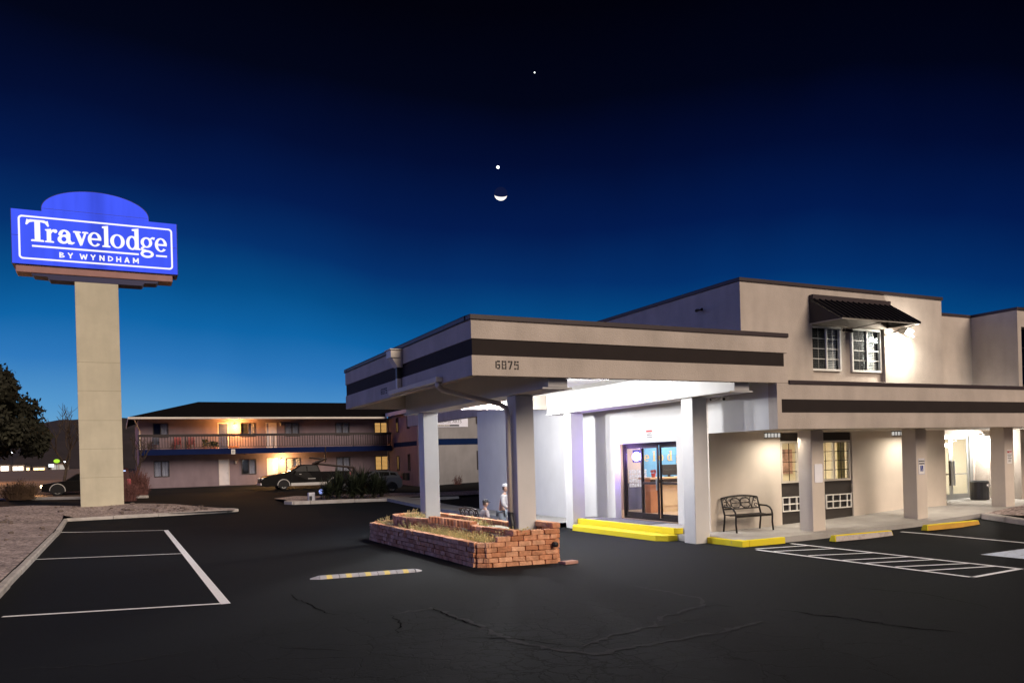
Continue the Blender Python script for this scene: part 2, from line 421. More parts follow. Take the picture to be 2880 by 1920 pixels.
for k, (pts, wd) in enumerate((([(7.46,9.11),(7.76,9.12),(7.87,8.89)],.05),([(8.2,8.45),(8.29,8.24),(8.37,7.85),(8.51,7.53),(8.63,6.83),(8.93,6.08)],.035),([(1.66,10.0),(2.01,9.63),(2.37,9.31)],.02),([(2.56,13.97),(2.65,12.6),(2.73,11.81),(2.99,11.51)],.025),([(3.77,9.25),(4.29,8.81),(4.66,8.16)],.03),([(3.46,11.25),(3.47,10.68),(3.16,9.88)],.03),([(4.21,11.36),(4.14,10.64),(4.29,9.49)],.035),([(10.5,9.2),(10.9,8.0),(10.6,6.9)],.018))): wander(mk, pts, wd, 20+k, .0075, .035)
struct('asphalt_crack', mk, mat('crack_black',(.0015,.0015,.0016),.95,.1,5,spec=.0))

# far hill
mk = MB(); rr = random.Random(3)
xs = frange(-420,421,9)
prof = [max(2, 41*math.exp(-((x+18)/70)**4)+12*math.exp(-((x-150)/150)**2)+14*math.exp(-((x+260)/140)**2)+rr.uniform(-1.,1.)) for x in xs]
for (k, yy) in ((0,520),):
    vs = []
    for x, h in zip(xs, prof):
        vs += [(x,620,-2),(x,670,h*.55),(x,750,h+1),(x,900,-2)]
    mk.add(vs, [(4*i+j,4*i+4+j,4*i+5+j,4*i+1+j) for i in range(len(xs)-1) for j in range(3)])
struct('hill', mk, mat('hill_scrub', (.020,.015,.018), .95, .3, .08))

# ------------------------------------------------------------------ gravel bank and kerbs on the left
def bankz(x, y):
    e = min(1, max(0,(-2.1-x)/4.)) if y < 38 else 1
    if x > -2.1: e = min(1, max(0,(y-38.0)/3.5))*min(1, max(0,(4.75-x)/2.2))
    if x <= -2.1 and y > 36: e = max(e*.8, min(1,max(0,(y-37)/4)))
    return G(x,y)+.115+.17*e+.03*sin(x*1.7+y*.6)*e
mk = MB()
ym = lambda x: interp(x, [-40,-3,2,4.7],[60,44.6,42.0,39.0])
n = 40
cols = [-40,-30,-22,-17,-13]+frange(-11,-2.1,.7)+[-2.12]
mk.add([(x, -8+(ym(x)+8)*j/n, bankz(x,-8+(ym(x)+8)*j/n)) for x in cols for j in range(n+1)],
       [(i*(n+1)+j,(i+1)*(n+1)+j,(i+1)*(n+1)+j+1,i*(n+1)+j+1) for i in range(len(cols)-1) for j in range(n)])
n = 10; cols = frange(-2.12,4.7,.45)+[4.7]
mk.add([(x, 38.02+(ym(x)-38.02)*j/n, bankz(x,38.02+(ym(x)-38.02)*j/n)) for x in cols for j in range(n+1)],
       [(i*(n+1)+j,(i+1)*(n+1)+j,(i+1)*(n+1)+j+1,i*(n+1)+j+1) for i in range(len(cols)-1) for j in range(n)])
struct('gravel_bank', mk, M['gravel'], smooth=True)

def kerb(name, pts, wd=.16, h=.13, m='kerbstone', seg=2.2):
    """concrete kerb laid in short lengths along pts, with rounded top edge"""
    mb = MB(); rr = random.Random(len(pts)*7+int(pts[0][0]*3))
    for a, b in zip(pts[:-1], pts[1:]):
        a = Vector(a); b = Vector(b); d = b-a; Ln = d.length; d.normalize(); s = Vector((-d.y,d.x)); k = max(1,round(Ln/seg))
        for i in range(k):
            p = a+d*(Ln*i/k+.008); q = a+d*(Ln*(i+1)/k-.008); j = rr.uniform(-.012,.012); o_ = rr.uniform(-.01,.01)
            sec = [(-wd/2,-.1),(wd/2,-.1),(wd/2,h-.03),(wd/2-.03,h),(-wd/2+.03,h),(-wd/2,h-.03)]
            vs = []
            for e in (p,q):
                for sx_, sz_ in sec:
                    c = e+s*(sx_+o_); vs.append((c.x,c.y,G(e.x,e.y)+sz_+(j if sz_ > 0 else 0)))
            mb.add(vs, [(5,4,3,2,1,0),(6,7,8,9,10,11)]+[(m_, (m_+1)%6, 6+(m_+1)%6, 6+m_) for m_ in range(6)])
    return struct(name, mb, M[m])
kerb('kerb', [(-2.02,-6),(-2.02,37.9)])
kerb('kerb', [(-2.0,37.95),(1.5,38.1),(4.4,38.35),(4.85,38.6),(4.75,38.95),(4.3,39.4)])
kerb('kerb', [(1.55,54.0),(.6,54.6),(-4,57.0),(-12,60.5),(-30,66)], wd=.3, h=.16)
# stones and dark clods on the gravel
mk = MB(); rr = random.Random(5)
for i in range(90):
    if i < 55: x, y = rr.uniform(-7,-2.3), rr.uniform(15,44)
    else: x = rr.uniform(-2,3.6); y = rr.uniform(38.4, min(44,ym(x)-.2))
    s = rr.uniform(.03,.11); mk.ball((x,y,bankz(x,y)+s*.3), s, 6, 4, rr.uniform(.8,1.6), 1, .6)
struct('gravel_stone', mk, mat('stone', (.13,.10,.085), .9, .3, 5), kind='stuff')

mk = MB(); mk.grid([-120,-80,-50,-35,-25,-18,-12,-8,-5,-3,-1.5,0,.9], [57.6,60,64,70,80,100,140,200,300,420], lambda x,y: G(x,y)+.06+max(0,min(.5,(y-61+.48*(x+4))*.05)))
struct('dry_ground', mk, mat('dry_ground',(.13,.085,.06),.95,.45,.5,.6,9))

# ------------------------------------------------------------------ island with yuccas in front of the second building
mk = MB()
mk.grid([7.75,9,10.5,12,13.5,15,17,20],[41.15,42.4,44,46], lambda x,y: G(x,y)+.12+.05*sin(x*2+y))
struct('gravel_island', mk, M['gravel'], smooth=True)
kerb('kerb', [(7.6,41.6),(7.9,41.0),(8.7,40.85),(13.1,40.35)], wd=.2, h=.17)
kerb('kerb', [(13.9,40.3),(16.5,40.1)], wd=.2, h=.15)

# ------------------------------------------------------------------ walkway, steps and side pavement
mk = MB()
mk.grid([13.2]+frange(13.6,42,.4)+[42], [14.55,15,15.4,15.9,16.4,17,17.6,18.3], WK)
for x0 in frange(13.2,42,.4):   # front face of the walkway
    x1 = min(x0+.4,42); mk.quad((x0,14.55,-.1),(x1,14.55,-.1),(x1,14.55,WK(x1,14.55)),(x0,14.55,WK(x0,14.55)))
mk.box(12.95,13.2,15.72,16.62,-.05,.155)
o = struct('walkway', mk, M['concrete'])
mk = MB(); mk.box(13.1,13.32,14.43,15.7,-.05,.145); mk.box(13.325,14.46,14.43,14.56,-.05,.15); mk.box(13.24,13.45,16.55,16.75,.0,.24)
struct('painted_kerb', mk, M['yellow'], bevel=.012)
mk = MB(); mk.box(12.92,13.9,16.78,21.58,.0,.30); mk.box(13.2,13.9,21.58,22.06,.0,.295)
struct('landing', mk, M['concrete'], bevel=.01)
mk = MB(); mk.prism([(12.42,16.9),(12.62,16.62),(12.92,16.62),(12.92,21.4),(12.62,21.4),(12.36,21.0)],'z',-.05,.145)
mk.prism([(12.9,16.74),(13.2,16.74),(13.2,16.775),(12.918,16.775),(12.918,21.6),(12.9,21.6)],'z',.148,.303)
mk.box(12.925,13.01,16.78,21.58,.300,.304)
struct('painted_step', mk, M['yellow'], bevel=.008)
mk = MB(); mk.box(13.15,13.82,18.2,20.95,.302,.314)
tag(ob('door_mat', mk, mat('mat_fibre', (.12,.12,.125), .95, .15, 20, .4, 200)), 'grey entrance mat lying before the sliding glass door', 'door mat')
mk = MB(); mk.grid([12.55,13.2,13.84], frange(22.1,42.1,1.), lambda x,y: G(x,y)+.15)
for y0 in frange(22.1,41.1,1.): mk.quad((12.55,y0,-.1),(12.55,y0+1,-.1),(12.55,y0+1,G(12.55,y0+1)+.15),(12.55,y0,G(12.55,y0)+.15))
struct('pavement', mk, M['concrete'])
# kerbed gravel bed at the right end of the walkway
mk = MB(); mk.grid([22.1,23,24,25,27,30,36],[8,10,12,13.4,14.5], lambda x,y: G(x,y)+.12+interp(x,[22,26],[0,.15]))
struct('gravel_bed', mk, M['gravel'], smooth=True)
kerb('kerb', [(22.0,14.35),(21.55,13.4),(20.9,11.8),(20.6,8)], wd=.22, h=.15, seg=3)

# ------------------------------------------------------------------ text
def text_mb(s, size, loc, facing='-y', bold=0.0, depth=.004, align='CENTER', spacing=1., sx=1., xdir=None):
    cu = bpy.data.curves.new('t','FONT'); cu.body = s; cu.size = size; cu.align_x = align; cu.extrude = depth; cu.offset = bold; cu.space_character = spacing
    o = bpy.data.objects.new('t', cu); COL.objects.link(o); dg = bpy.context.evaluated_depsgraph_get()
    me = bpy.data.meshes.new_from_object(o.evaluated_get(dg)); bpy.data.objects.remove(o); bpy.data.curves.remove(cu)
    mb = MB()
    def T(p):
        a, b, c = p[0]*sx, p[1], p[2]
        if facing == '-y': return (loc[0]+a, loc[1]-c, loc[2]+b)
        if facing == '-x': return (loc[0]-c, loc[1]-a, loc[2]+b)
        return (loc[0]+a, loc[1]+b, loc[2]+c)
    mb.add([T(v.co) for v in me.vertices], [tuple(p.vertices) for p in me.polygons]); bpy.data.meshes.remove(me)
    return mb

def wall_y(mb, x0, x1, z0, z1, y0, y1, holes):
    xs = sorted({x0,x1}|{h for q in holes for h in q[:2] if x0 < h < x1}); zs = sorted({z0,z1}|{h for q in holes for h in q[2:] if z0 < h < z1})
    for i in range(len(xs)-1):
        for j in range(len(zs)-1):
            cx, cz = (xs[i]+xs[i+1])/2, (zs[j]+zs[j+1])/2
            if any(h[0] < cx < h[1] and h[2] < cz < h[3] for h in holes): continue
            mb.box(xs[i],xs[i+1],y0,y1,zs[j],zs[j+1])
    return mb
def frame_y(mb, x0, x1, z0, z1, y0, y1, w, mids=()):
    mb.box(x0,x1,y0,y1,z0,z0+w); mb.box(x0,x1,y0,y1,z1-w,z1); mb.box(x0,x0+w,y0,y1,z0+w,z1-w); mb.box(x1-w,x1,y0,y1,z0+w,z1-w)
    for m in mids: mb.box(m-w/2,m+w/2,y0,y1,z0+w,z1-w)
    return mb
def window_y(parent, x0, x1, z0, z1, y, fm, w=.05, mid=None, pane='glass', rows=0, cols=0, mm=None, blind=None, bx=None, name='window'):
    mid = (x0+x1)/2 if mid is None else mid
    f = ob(name, frame_y(MB(), x0,x1,z0,z1,y-.045,y+.05,w,(mid,)), M[fm], parent, bevel=.006)
    g = MB(); g.box(x0+w,mid-w/2,y+.012,y+.018,z0+w,z1-w); g.box(mid+w/2,x1-w,y+.004,y+.010,z0+w,z1-w); ob('pane', g, M[pane], f)
    if rows:
        for a, b in ((x0+w,mid-w/2),(mid+w/2,x1-w)):
            g = MB()
            for k in range(1,cols):
                xx = a+(b-a)*k/cols; g.box(xx-.009,xx+.009,y-.008,y+.003,z0+w,z1-w)
            for k in range(1,rows):
                zz = z0+w+(z1-z0-2*w)*k/rows; g.box(a,b,y-.0085,y+.0025,zz-.009,zz+.009)
            ob('muntin', g, M[mm or fm], f)
    if blind:
        g = MB(); a, b = bx or (x0+w, x1-w); zz = z0+w+.03
        while zz < z1-w-.02:
            g.obox(((a+b)/2,y+.10,zz), b-a, .045, .004, 0, math.radians(52)); zz += .05
        ob('blind', g, M[blind], f)
    return f

# ------------------------------------------------------------------ the motel
mot = thing('motel_building', 'beige stucco two storey motel with brown stripe parapet, columned walkway and glass lobby', 'building', (20,16.4,0))
W, TH = 16.4, .22
mb = MB()
holes = [(16.34,17.6,.12,2.74),(17.72,19.12,.12,2.74),(17.66,20.63,4.21,5.8)]
wall_y(mb, 13.84, 23.25, -.1, 2.9, W, W+TH, holes)
ob('walkway_wall', mb, M['stucco_lit'], mot); mb = MB()
wall_y(mb, 13.84, 15.04, 2.9, 4.28, W, W+TH, holes)
wall_y(mb, 15.04, 23.25, 2.9, 6.82, W, W+TH, holes)
o = ob('wall', mb, M['stucco'], mot)
mb = MB()
# west wall with the entrance opening, running back under the canopy
def wall_x(mb, y0, y1, z0, z1, x0, x1, holes):
    t = MB(); wall_y(t, y0, y1, z0, z1, x0, x1, holes); mb.add([(p[1],p[0],p[2]) for p in t.v], [f[::-1] for f in t.f])
wall_x(mb, W+TH, 31.3, -.1, 4.28, 13.84, 14.06, [(17.75,20.85,-.2,2.60)])
mb.box(13.84,14.06,13.951+.28,W,2.75,4.28)            # side of the walkway roof
mb.box(13.84,14.06,31.3,31.31,-.1,4.28)
o = ob('entrance_wall', mb, M['stucco_white'], mot)  # whiter than the other walls: neutral canopy light put into the colour
mb = MB()
mb.box(15.04,15.26,W+TH,44,4.28,6.82)                 # upper west wall
ob('upper_wall', mb, M['stucco'], mot); mb = MB()
mb.box(23.03,23.25,W+TH,18.2,-.1,6.82)                # recess side
ob('recess_wall', mb, M['stucco'], mot); mb = MB()
wall_y(mb, 23.25, 27.1, -.1, 6.75, 18.0, 18.2, [(24.6,27.0,-.2,2.66)])
mb.box(27.1,27.3,16.42,18.2,-.1,6.75)
wall_y(mb, 27.1, 44, -.1, 6.75, W-.003, W+.018, [(27.3,28.7,4.2,6.2)]); wall_y(mb, 27.3, 44, -.1, 6.75, W+.018, W+.2, [(27.3,28.7,4.2,6.2)])
mb.box(14.06,30,31.1,31.3,-.1,4.28)
o = ob('upper_wall', mb, M['stucco'], mot)
mb = MB()
mb.box(13.84,14.2,13.95,14.23,2.75,3.828); mb.box(14.2,44,13.95,14.23,2.75,3.81)
mb.box(14.06,44,14.23,W,2.76,2.9)                      # soffit
ob('parapet', mb, M['stucco'], mot)
mb = MB(); mb.box(13.98,44,13.943,13.95,3.14,3.45); ob('stripe', mb, M['stripe'], mot)
mb = MB(); mb.box(14.22,44,13.915,14.27,3.81,3.90)
mb.box(15.0,23.29,W-.04,W+.3,6.82,6.92); mb.box(15.0,15.3,W+.3,44,6.82,6.92); mb.box(23.0,23.29,W+.3,18.0,6.82,6.92)
mb.box(23.29,27.06,17.97,18.3,6.75,6.85); mb.box(27.06,27.36,W-.04,18.3,6.75,6.85); mb.box(27.36,44,W-.04,W+.3,6.75,6.85)
ob('parapet_cap', mb, M['cap'], mot, bevel=.012)
mb = MB(); mb.box(14.06,44,14.27,W,3.55,3.6); mb.box(15.26,23.0,W+.25,43.9,6.6,6.65); mb.box(23.0,27.3,18.2,43.9,6.6,6.65); mb.box(27.3,44,W+.25,43.9,6.6,6.65); mb.box(14.06,15.04,W+.2,31.1,4.1,4.15); ob('roof', mb, M['room_dark'], mot)
for x0 in (15.93,19.92,23.88):
    mb = MB(); mb.box(x0,x0+.45,14.93,15.38,-.1,2.765); ob('column', mb, M['stucco_lit'], mot, bevel=.018)

# lower windows set in brown panels, each with a grille below
for (px0,px1,wx0,wx1,mid,ax0,ax1) in ((16.34,17.6,16.36,17.56,17.0,16.38,17.38),(17.72,19.12,17.76,19.06,18.40,18.05,19.08)):
    mb = MB(); wall_y(mb, px0, px1, .1, 2.74, W+.06, W+.12, [(wx0,wx1,1.36,2.50)])
    ob('brown_panel', mb, M['brownpanel'], mot)
    window_y(mot, wx0, wx1, 1.35, 2.51, W+.05, 'cream_metal', .055, mid, 'glass', 4, 2, 'bronze')
    g = MB(); frame_y(g, ax0, ax1, .56, .97, W+.01, W+.05, .03, [ax0+(ax1-ax0)*k for k in (.27,.54,.82)]); g.box(ax0+.03,ax1-.03,W+.012,W+.048,.75,.78)
    gr = ob('air_conditioner_grille', g, M['white_paint'], mot)
    g = MB(); z_ = .575
    while z_ < .95: g.obox(((ax0+ax1)/2,W+.054,z_), ax1-ax0-.04, .004, .012, 0, .5); z_ += .022
    ob('louvre', g, M['black_plastic'], gr)
# upper windows in their recess
mb = MB(); wall_y(mb, 17.66, 20.63, 4.2, 5.81, W+.155, W+.195, [(17.69,18.90,4.51,5.77),(19.34,20.59,4.51,5.77)]); ob('recess_panel', mb, M['stucco'], mot)
for x0, x1 in ((17.69,18.90),(19.34,20.59)):
    mid = (x0+x1)/2+.02
    f = window_y(mot, x0, x1, 4.50, 5.78, W+.13, 'white_paint', .06, mid, 'glass', 4, 2, 'white_paint', 'blind')
    g = MB(); g.box(x0+.06,mid-.03,W+.122,W+.126,4.56,5.72); ob('insect_screen', g, glass('screen_mesh',(.55,.55,.55),.0,.5), f)
    g = MB(); g.box(x0,x1,W+.35,W+.37,4.5,5.8); ob('dark_interior', g, mat('night_room',(.03,.04,.07),.9), f)
f = window_y(mot, 27.3, 28.7, 4.2, 6.2, W+.08, 'bronze', .06, 28.0, 'dark_glass', 3, 1, 'bronze')
g = MB(); g.box(27.3,28.7,W+.35,W+.37,4.2,6.2); ob('dark_interior', g, M['room_dark'], f)

# awning over the upper windows
aw = ob('awning', MB().box(17.56,20.74,W-.16,W-.002,6.47,6.61), M['cap'], mot, bevel=.006)
g = MB()
zf = lambda y: 6.50+(y-(W-.1))*(6.50-5.80)/(1.05)
g.add([(17.56,W-.1,6.49),(20.74,W-.1,6.49),(20.74,15.27,5.80),(17.56,15.27,5.80),(17.56,W-.1,6.47),(20.74,W-.1,6.47),(20.74,15.27,5.78),(17.56,15.27,5.78)],[(0,1,2,3),(7,6,5,4),(0,4,5,1),(1,5,6,2),(2,6,7,3),(3,7,4,0)])
for k in range(15):
    x = 17.6+k*3.1/14
    g.add([(x-.016,W-.12,6.53),(x+.016,W-.12,6.53),(x+.016,15.25,5.84),(x-.016,15.25,5.84),(x-.024,W-.12,6.485),(x+.024,W-.12,6.485),(x+.024,15.25,5.795),(x-.024,15.25,5.795)],[(0,1,2,3),(0,4,5,1),(1,5,6,2),(2,6,7,3),(3,7,4,0)])
ob('awning_roof', g, mat('awning_sheet',(.014,.012,.012),.55,.1,3,spec=.15), aw)
g = MB()
for x in (17.56,20.72): g.prism([(W-.005,6.47),(W-.005,5.82),(15.30,5.785)],'x',x,x+.02)
ob_split('awning_side', g, M['brownpanel'], aw)
g = MB(); g.tube([(17.56,15.28,5.775),(20.74,15.28,5.775)],.014,6); g.tube([(19.05,W+.05,5.70),(19.3,15.3,5.78)],.016,6); g.tube([(20.66,W,5.62),(20.70,15.32,5.78)],.016,6); g.tube([(17.6,W,5.80),(17.6,15.3,5.78)],.014,6)
ob('awning_strut', g, M['cream_metal'], aw)

# entrance: sliding glass door
ds = ob('sliding_door', (lambda g: ([g.box(14.16,14.24,20.78,20.85,.30,2.6), g.box(14.16,14.24,17.75,20.78,2.52,2.6), g.box(14.16,14.24,17.75,20.78,.30,.37), g.box(14.16,14.24,17.75,17.82,.37,2.52)], g)[1])(MB()), M['bronze'], mot)
def leaf(y0, y1, x, bar, name):
    g = MB(); w_ = .055
    g.box(x,x+.045,y0,y0+w_,.375,2.52); g.box(x,x+.045,y1-w_,y1,.375,2.52); g.box(x,x+.045,y0+w_,y1-w_,.375,.50); g.box(x,x+.045,y0+w_,y1-w_,2.44,2.52)
    if bar: g.box(x,x+.045,y0+w_,y1-w_,1.36,1.43)
    l_ = ob(name, g, M['bronze'], mot, bevel=.004)
    g = MB(); g.box(x+.02,x+.026,y0+w_,y1-w_,.5,2.44); ob('pane', g, M['glass'], l_); return l_
leaf(19.84, 20.78, 14.20, False, 'door_leaf')
l_ = leaf(19.0, 19.86, 14.13, True, 'door_leaf'); g = MB(); g.box(14.09,14.13,19.04,19.07,1.2,1.55); ob('handle', g, M['alu'], l_)
leaf(18.05, 19.02, 14.20, True, 'door_leaf')
# lobby room seen through the door
LOB = mat('lobby_wall', (.62,.50,.50), .8, .05, 2)
g = MB(); g.box(14.3,14.32,22.9,24,.3,3.1); g.box(20.4,20.42,19.5,24,.3,3.1); g.box(14.1,20.4,24.0,24.05,.3,3.1); g.box(14.1,15.5,16.8,16.9,.3,3.1); g.box(15.45,15.5,16.9,19.5,.3,3.1); g.box(15.45,20.4,19.5,19.55,.3,3.1)
lob = ob('lobby_wall', g, LOB, mot)
g = MB(); g.box(14.07,15.45,16.9,24,.29,.30); g.box(15.45,20.4,19.55,24,.29,.30); ob('lobby_floor', g, mat('lobby_tile',(.42,.30,.20),.35,.12,3), lob)
g = MB(); g.box(14.07,15.45,16.9,24,3.1,3.15); g.box(15.45,20.4,19.55,24,3.1,3.15); ob('lobby_ceiling', g, M['white_paint'], lob)
g = MB(); g.box(17.15,20.38,23.96,23.985,.3,3.08); ob('blue_wall_panel', g, mat('blue_wall',(.15,.36,.60),.7,.1,1.5), lob)

# vestibule doors at the right end of the walkway
g = MB(); frame_y(g, 24.6, 27.0, .33, 2.66, 18.02, 18.10, .07); g.box(26.83,26.93,18.0,18.12,.4,2.6)
vd = ob('door_frame', g, M['alu'], mot)
for x0, x1, s_ in ((24.92,25.84,1),(25.86,26.80,-1)):
    g = MB(); frame_y(g, x0, x1, .40, 2.58, 18.035, 18.08, .075); g.box(x0+.075,x1-.075,18.036,18.079,.475,.60)
    d_ = ob('door', g, M['alu'], mot, bevel=.004)
    g = MB(); g.box(x0+.075,x1-.075,18.05,18.056,.6,2.505); ob('pane', g, M['glass'], d_)
    g = MB(); g.box(x0+.07,x1-.07,18.0,18.03,1.27,1.31); hx = x1-.12 if s_ > 0 else x0+.08; g.box(hx,hx+.035,17.97,18.03,.9,1.75); ob('push_bar', g, M['bronze'] if s_ > 0 else M['alu'], d_)
g = MB(); g.box(24.68,24.90,18.04,18.09,.4,2.58); ob('wood_side_panel', g, mat('wood_panel',(.45,.25,.10),.5,.2,3), vd)
g = MB(); g.box(23.4,28.2,22.3,22.35,.3,2.9); g.box(23.4,23.42,18.25,22.3,.3,2.9); g.box(28.2,28.22,18.25,22.3,.3,2.9); g.box(23.4,28.2,18.25,22.3,2.9,2.95); g.box(23.4,28.2,18.1,22.3,.32,.335)
vr = ob('vestibule_room', g, mat('vestibule_wall',(.72,.66,.55),.8,.05,2), mot)
g = MB(); g.box(25.6,27.0,22.2,22.28,.34,1.3); g.box(27.4,28.1,21.5,22.28,.34,1.4); ob_split('wood_cabinet', g, mat('light_wood',(.55,.40,.22),.5,.15,3), vr)
# dining room behind the lower windows
g = MB(); g.box(15.6,20.4,19.4,19.45,.2,2.9); g.box(15.6,15.62,16.63,19.4,.2,2.9); g.box(20.38,20.4,16.63,19.4,.2,2.9); g.box(15.6,20.4,16.63,19.4,2.72,2.75); g.box(15.6,20.4,16.63,19.4,.18,.2)
dr_ = ob('dining_room', g, M['room_warm'], mot)
g = MB(); rr = random.Random(9)
for x0, x1 in ((17.4,17.56),(18.74,19.05)):
    n_ = 24; vs = []
    for i in range(n_+1):
        x = x0+(x1-x0)*i/n_; y = W+.2+.025*sin(i*1.9)
        vs += [(x,y,1.2),(x,y,2.6)]
    g.add(vs, [(2*i,2*i+2,2*i+3,2*i+1) for i in range(n_)])
ob_split('curtain', g, mat('curtain_cloth',(.42,.36,.16),.9,.3,14), dr_)
g = MB(); g.box(17.0,18.1,19.36,19.385,1.75,2.45); g.box(18.9,19.8,19.36,19.385,1.5,2.3); ob_split('wall_picture', g, mat('picture_print',(.40,.24,.20),.6,.6,4), dr_)
g = MB(); g.box(18.2,19.3,18.2,18.8,.92,.96); g.box(18.7,18.8,18.45,18.55,.2,.92); g.box(16.6,17.5,18.4,19.0,.92,.96); g.box(17.0,17.1,18.65,18.75,.2,.92); ob_split('dining_table', g, M['wood'], dr_)

# things fixed to the motel
M['sconce_glass'] = emit('sconce_glass',(1,.95,.88),.55)
def sconce(x0):
    t = thing('wall_sconce', '', 'wall lamp', ((x0+.25),W,2.6), 'flat lanterns high on the walkway wall')
    g = MB(); g.box(x0,x0+.5,W-.14,W-.002,2.73,2.75); g.box(x0,x0+.5,W-.12,W-.002,2.605,2.62)
    for k in range(5): xx = x0+.01+k*.118; g.box(xx,xx+.014,W-.12,W-.106,2.62,2.73)
    ob('lamp_frame', g, M['black_metal'], t)
    g = MB(); g.box(x0+.02,x0+.485,W-.10,W-.01,2.62,2.73); ob('lamp_glass', g, M['sconce_glass'], t)
    light('walkway_fill','AREA',(x0+.25,W-.75,2.58),46,(1,.90,.76),t,.7,sx=.5)  # fill light added out from the lantern to brighten the walkway wall
    return t
sconce(15.76)['label'] = 'flat black lantern with four panes on the wall above the bench'
sconce(20.8)['label'] = 'flat black lantern with panes partly behind the middle column'

def seccam(loc, yaw, label, base=(0,.14,0), dark=False):
    t = thing('security_camera', label, 'camera', loc, 'security cameras on the motel walls'); x,y,z = loc
    m1 = M['black_metal'] if dark else M['white_paint']
    d = Vector((sin(yaw),-cos(yaw),-.25)).normalized()
    g = MB(); g.tube([Vector(loc)-d*.1,Vector(loc)+d*.1],.045,10); ob('camera_body', g, m1, t)
    g = MB(); g.tube([Vector(loc)+d*.1,Vector(loc)+d*.108],.036,10); ob('lens', g, M['black_plastic'], t)
    g = MB(); b = Vector(loc)+Vector(base); g.tube([Vector(loc)-d*.03,b],.018,6); g.ball(b,.045,8,6); ob('bracket', g, m1, t)
    return t
seccam((13.66,15.60,3.60), -.5, 'white camera with round lens, right one of the pair under the canopy', (.17,0,.06))
seccam((13.66,15.95,3.62), -1.6, 'small white camera turned left beside the other one under the canopy', (.17,0,.05))
seccam((14.86,17.95,6.3), -.9, 'dark camera high on the blue shaded side wall of the upper floor', (.17,0,.04), True)
seccam((19.02,16.3,5.66), .8, 'dark camera between the two upper windows under the awning', (0,.19,.05), True)
seccam((26.9,17.6,2.62), -.3, 'white camera in the corner above the glass double doors', (.19,0,.04))

t = thing('flood_lamp', 'bright white flood lamp on the upper wall at the right end of the awning', 'wall lamp', (21.3,16.38,5.75))
g = MB(); g.obox((21.25,16.13,5.73),.30,.26,.2,0,.5,.25); g.obox((21.3,16.33,5.78),.14,.13,.16); ob('housing', g, M['white_paint'], t, bevel=.02)
g = MB(); g.obox((21.22,16.06,5.62),.27,.24,.035,0,.5,.25); ob('lens', g, emit('flood_lens',(1,.98,.9),60), t)
light('flood_light','AREA',(21.2,16.0,5.56),110,(1,.95,.84),t,.22,rot=(math.radians(28),math.radians(18),0))
light('flood_glow','POINT',(21.2,15.75,5.66),75,(1,.95,.84),t,.06)

t = thing('wall_lamp', 'bright white wall lamp beside the glass double doors', 'wall lamp', (27.08,17.4,2.5))
g = MB(); g.prism([(27.09,2.62),(26.9,2.56),(26.93,2.45),(27.09,2.45)],'y',17.3,17.5); ob('housing', g, M['white_paint'], t)
g = MB(); g.box(26.93,27.06,17.32,17.48,2.43,2.448); ob('lens', g, emit('wall_lens',(1,.97,.92),40), t)
light('wall_lamp_light','POINT',(26.75,17.3,2.30),240,(1,.95,.88),t,.07)

def plate(mb, x0, x1, z0, z1, y, r_=.03, th=.006):
    pts = []
    for cx, cz, a0 in ((x1-r_,z1-r_,0),(x0+r_,z1-r_,90),(x0+r_,z0+r_,180),(x1-r_,z0+r_,270)):
        for k in range(5): a = math.radians(a0+k*22.5); pts.append((cx+r_*cos(a), cz+r_*sin(a)))
    return mb.prism(pts,'y',y-th,y)
SB = mat('sign_black',(.03,.03,.04),.6); SW = mat('sign_white',(.75,.73,.70),.5,.04); SR = mat('sign_red',(.55,.05,.05),.6); SBL = mat('sign_blue',(.02,.04,.25),.5)
t = thing('parking_sign', 'reserved parking plate with blue wheelchair square on the middle column', 'sign', (20.15,14.93,1.7))
ob('plate', plate(MB(),20.0,20.27,1.48,1.93,14.928), SW, t)
q = text_mb('RESERVED',.050,(20.135,14.9205,1.838),bold=.001); q2 = text_mb('PARKING',.053,(20.135,14.9205,1.768),bold=.001); ob('lettering', q, SB, t); ob('lettering', q2, SB, t)
ob('blue_square', plate(MB(),20.075,20.195,1.57,1.73,14.9215,.008,.002), SBL, t)
g = MB()
ringp = [(20.130+.032*cos(a),14.9185,1.615+.032*sin(a)) for a in [math.radians(q) for q in range(-200,60,20)]]
g.tube(ringp,.006,5); g.tube([(20.125,14.9185,1.69),(20.128,14.9185,1.64),(20.155,14.9185,1.638),(20.168,14.9185,1.60)],.007,5); g.ball((20.123,14.9185,1.705),.011,6,5)
ob('wheelchair_symbol', g, SW, t)
g = MB()
frame_y(g,20.012,20.258,1.492,1.918,14.9205,14.9218,.006); ob('border', g, SBL, t)
t = thing('notice_sign', 'white notice plate reading NOT on the rightmost column', 'sign', (24.1,14.93,1.9))
ob('plate', plate(MB(),23.99,24.22,1.68,2.1,14.928,.01), SW, t)
ob('lettering', text_mb('NOT',.10,(24.105,14.9205,2.0),bold=.002), SR, t)
g = MB()
for k, (a, b) in enumerate(((.02,.21),(.04,.19),(.03,.2),(.06,.17),(.05,.18))):
    x = 23.99+a
    while x < 23.99+b-.012: q = .012+.016*((k*3+int(x*400))%3)/2; g.box(x,x+q,14.9195,14.922,1.935-k*.05,1.955-k*.05); x += q+.008
ob('small_print', g, SB, t)
t = thing('warning_sign', 'small white warning plate with red heading above the sliding door', 'sign', (13.84,18.97,2.8))
g = MB(); g.box(13.832,13.838,18.82,19.14,2.70,2.97); ob('plate', g, SW, t)
g = MB(); g.box(13.829,13.832,18.835,19.125,2.895,2.955); ob('heading', g, SR, t)
g = MB(); rr = random.Random(4)
for zz in (2.845,2.80,2.74):
    y = 19.10
    while y > 18.86: q = rr.uniform(.02,.05); g.box(13.829,13.832,y-q,y,zz,zz+.028); y -= q+.014
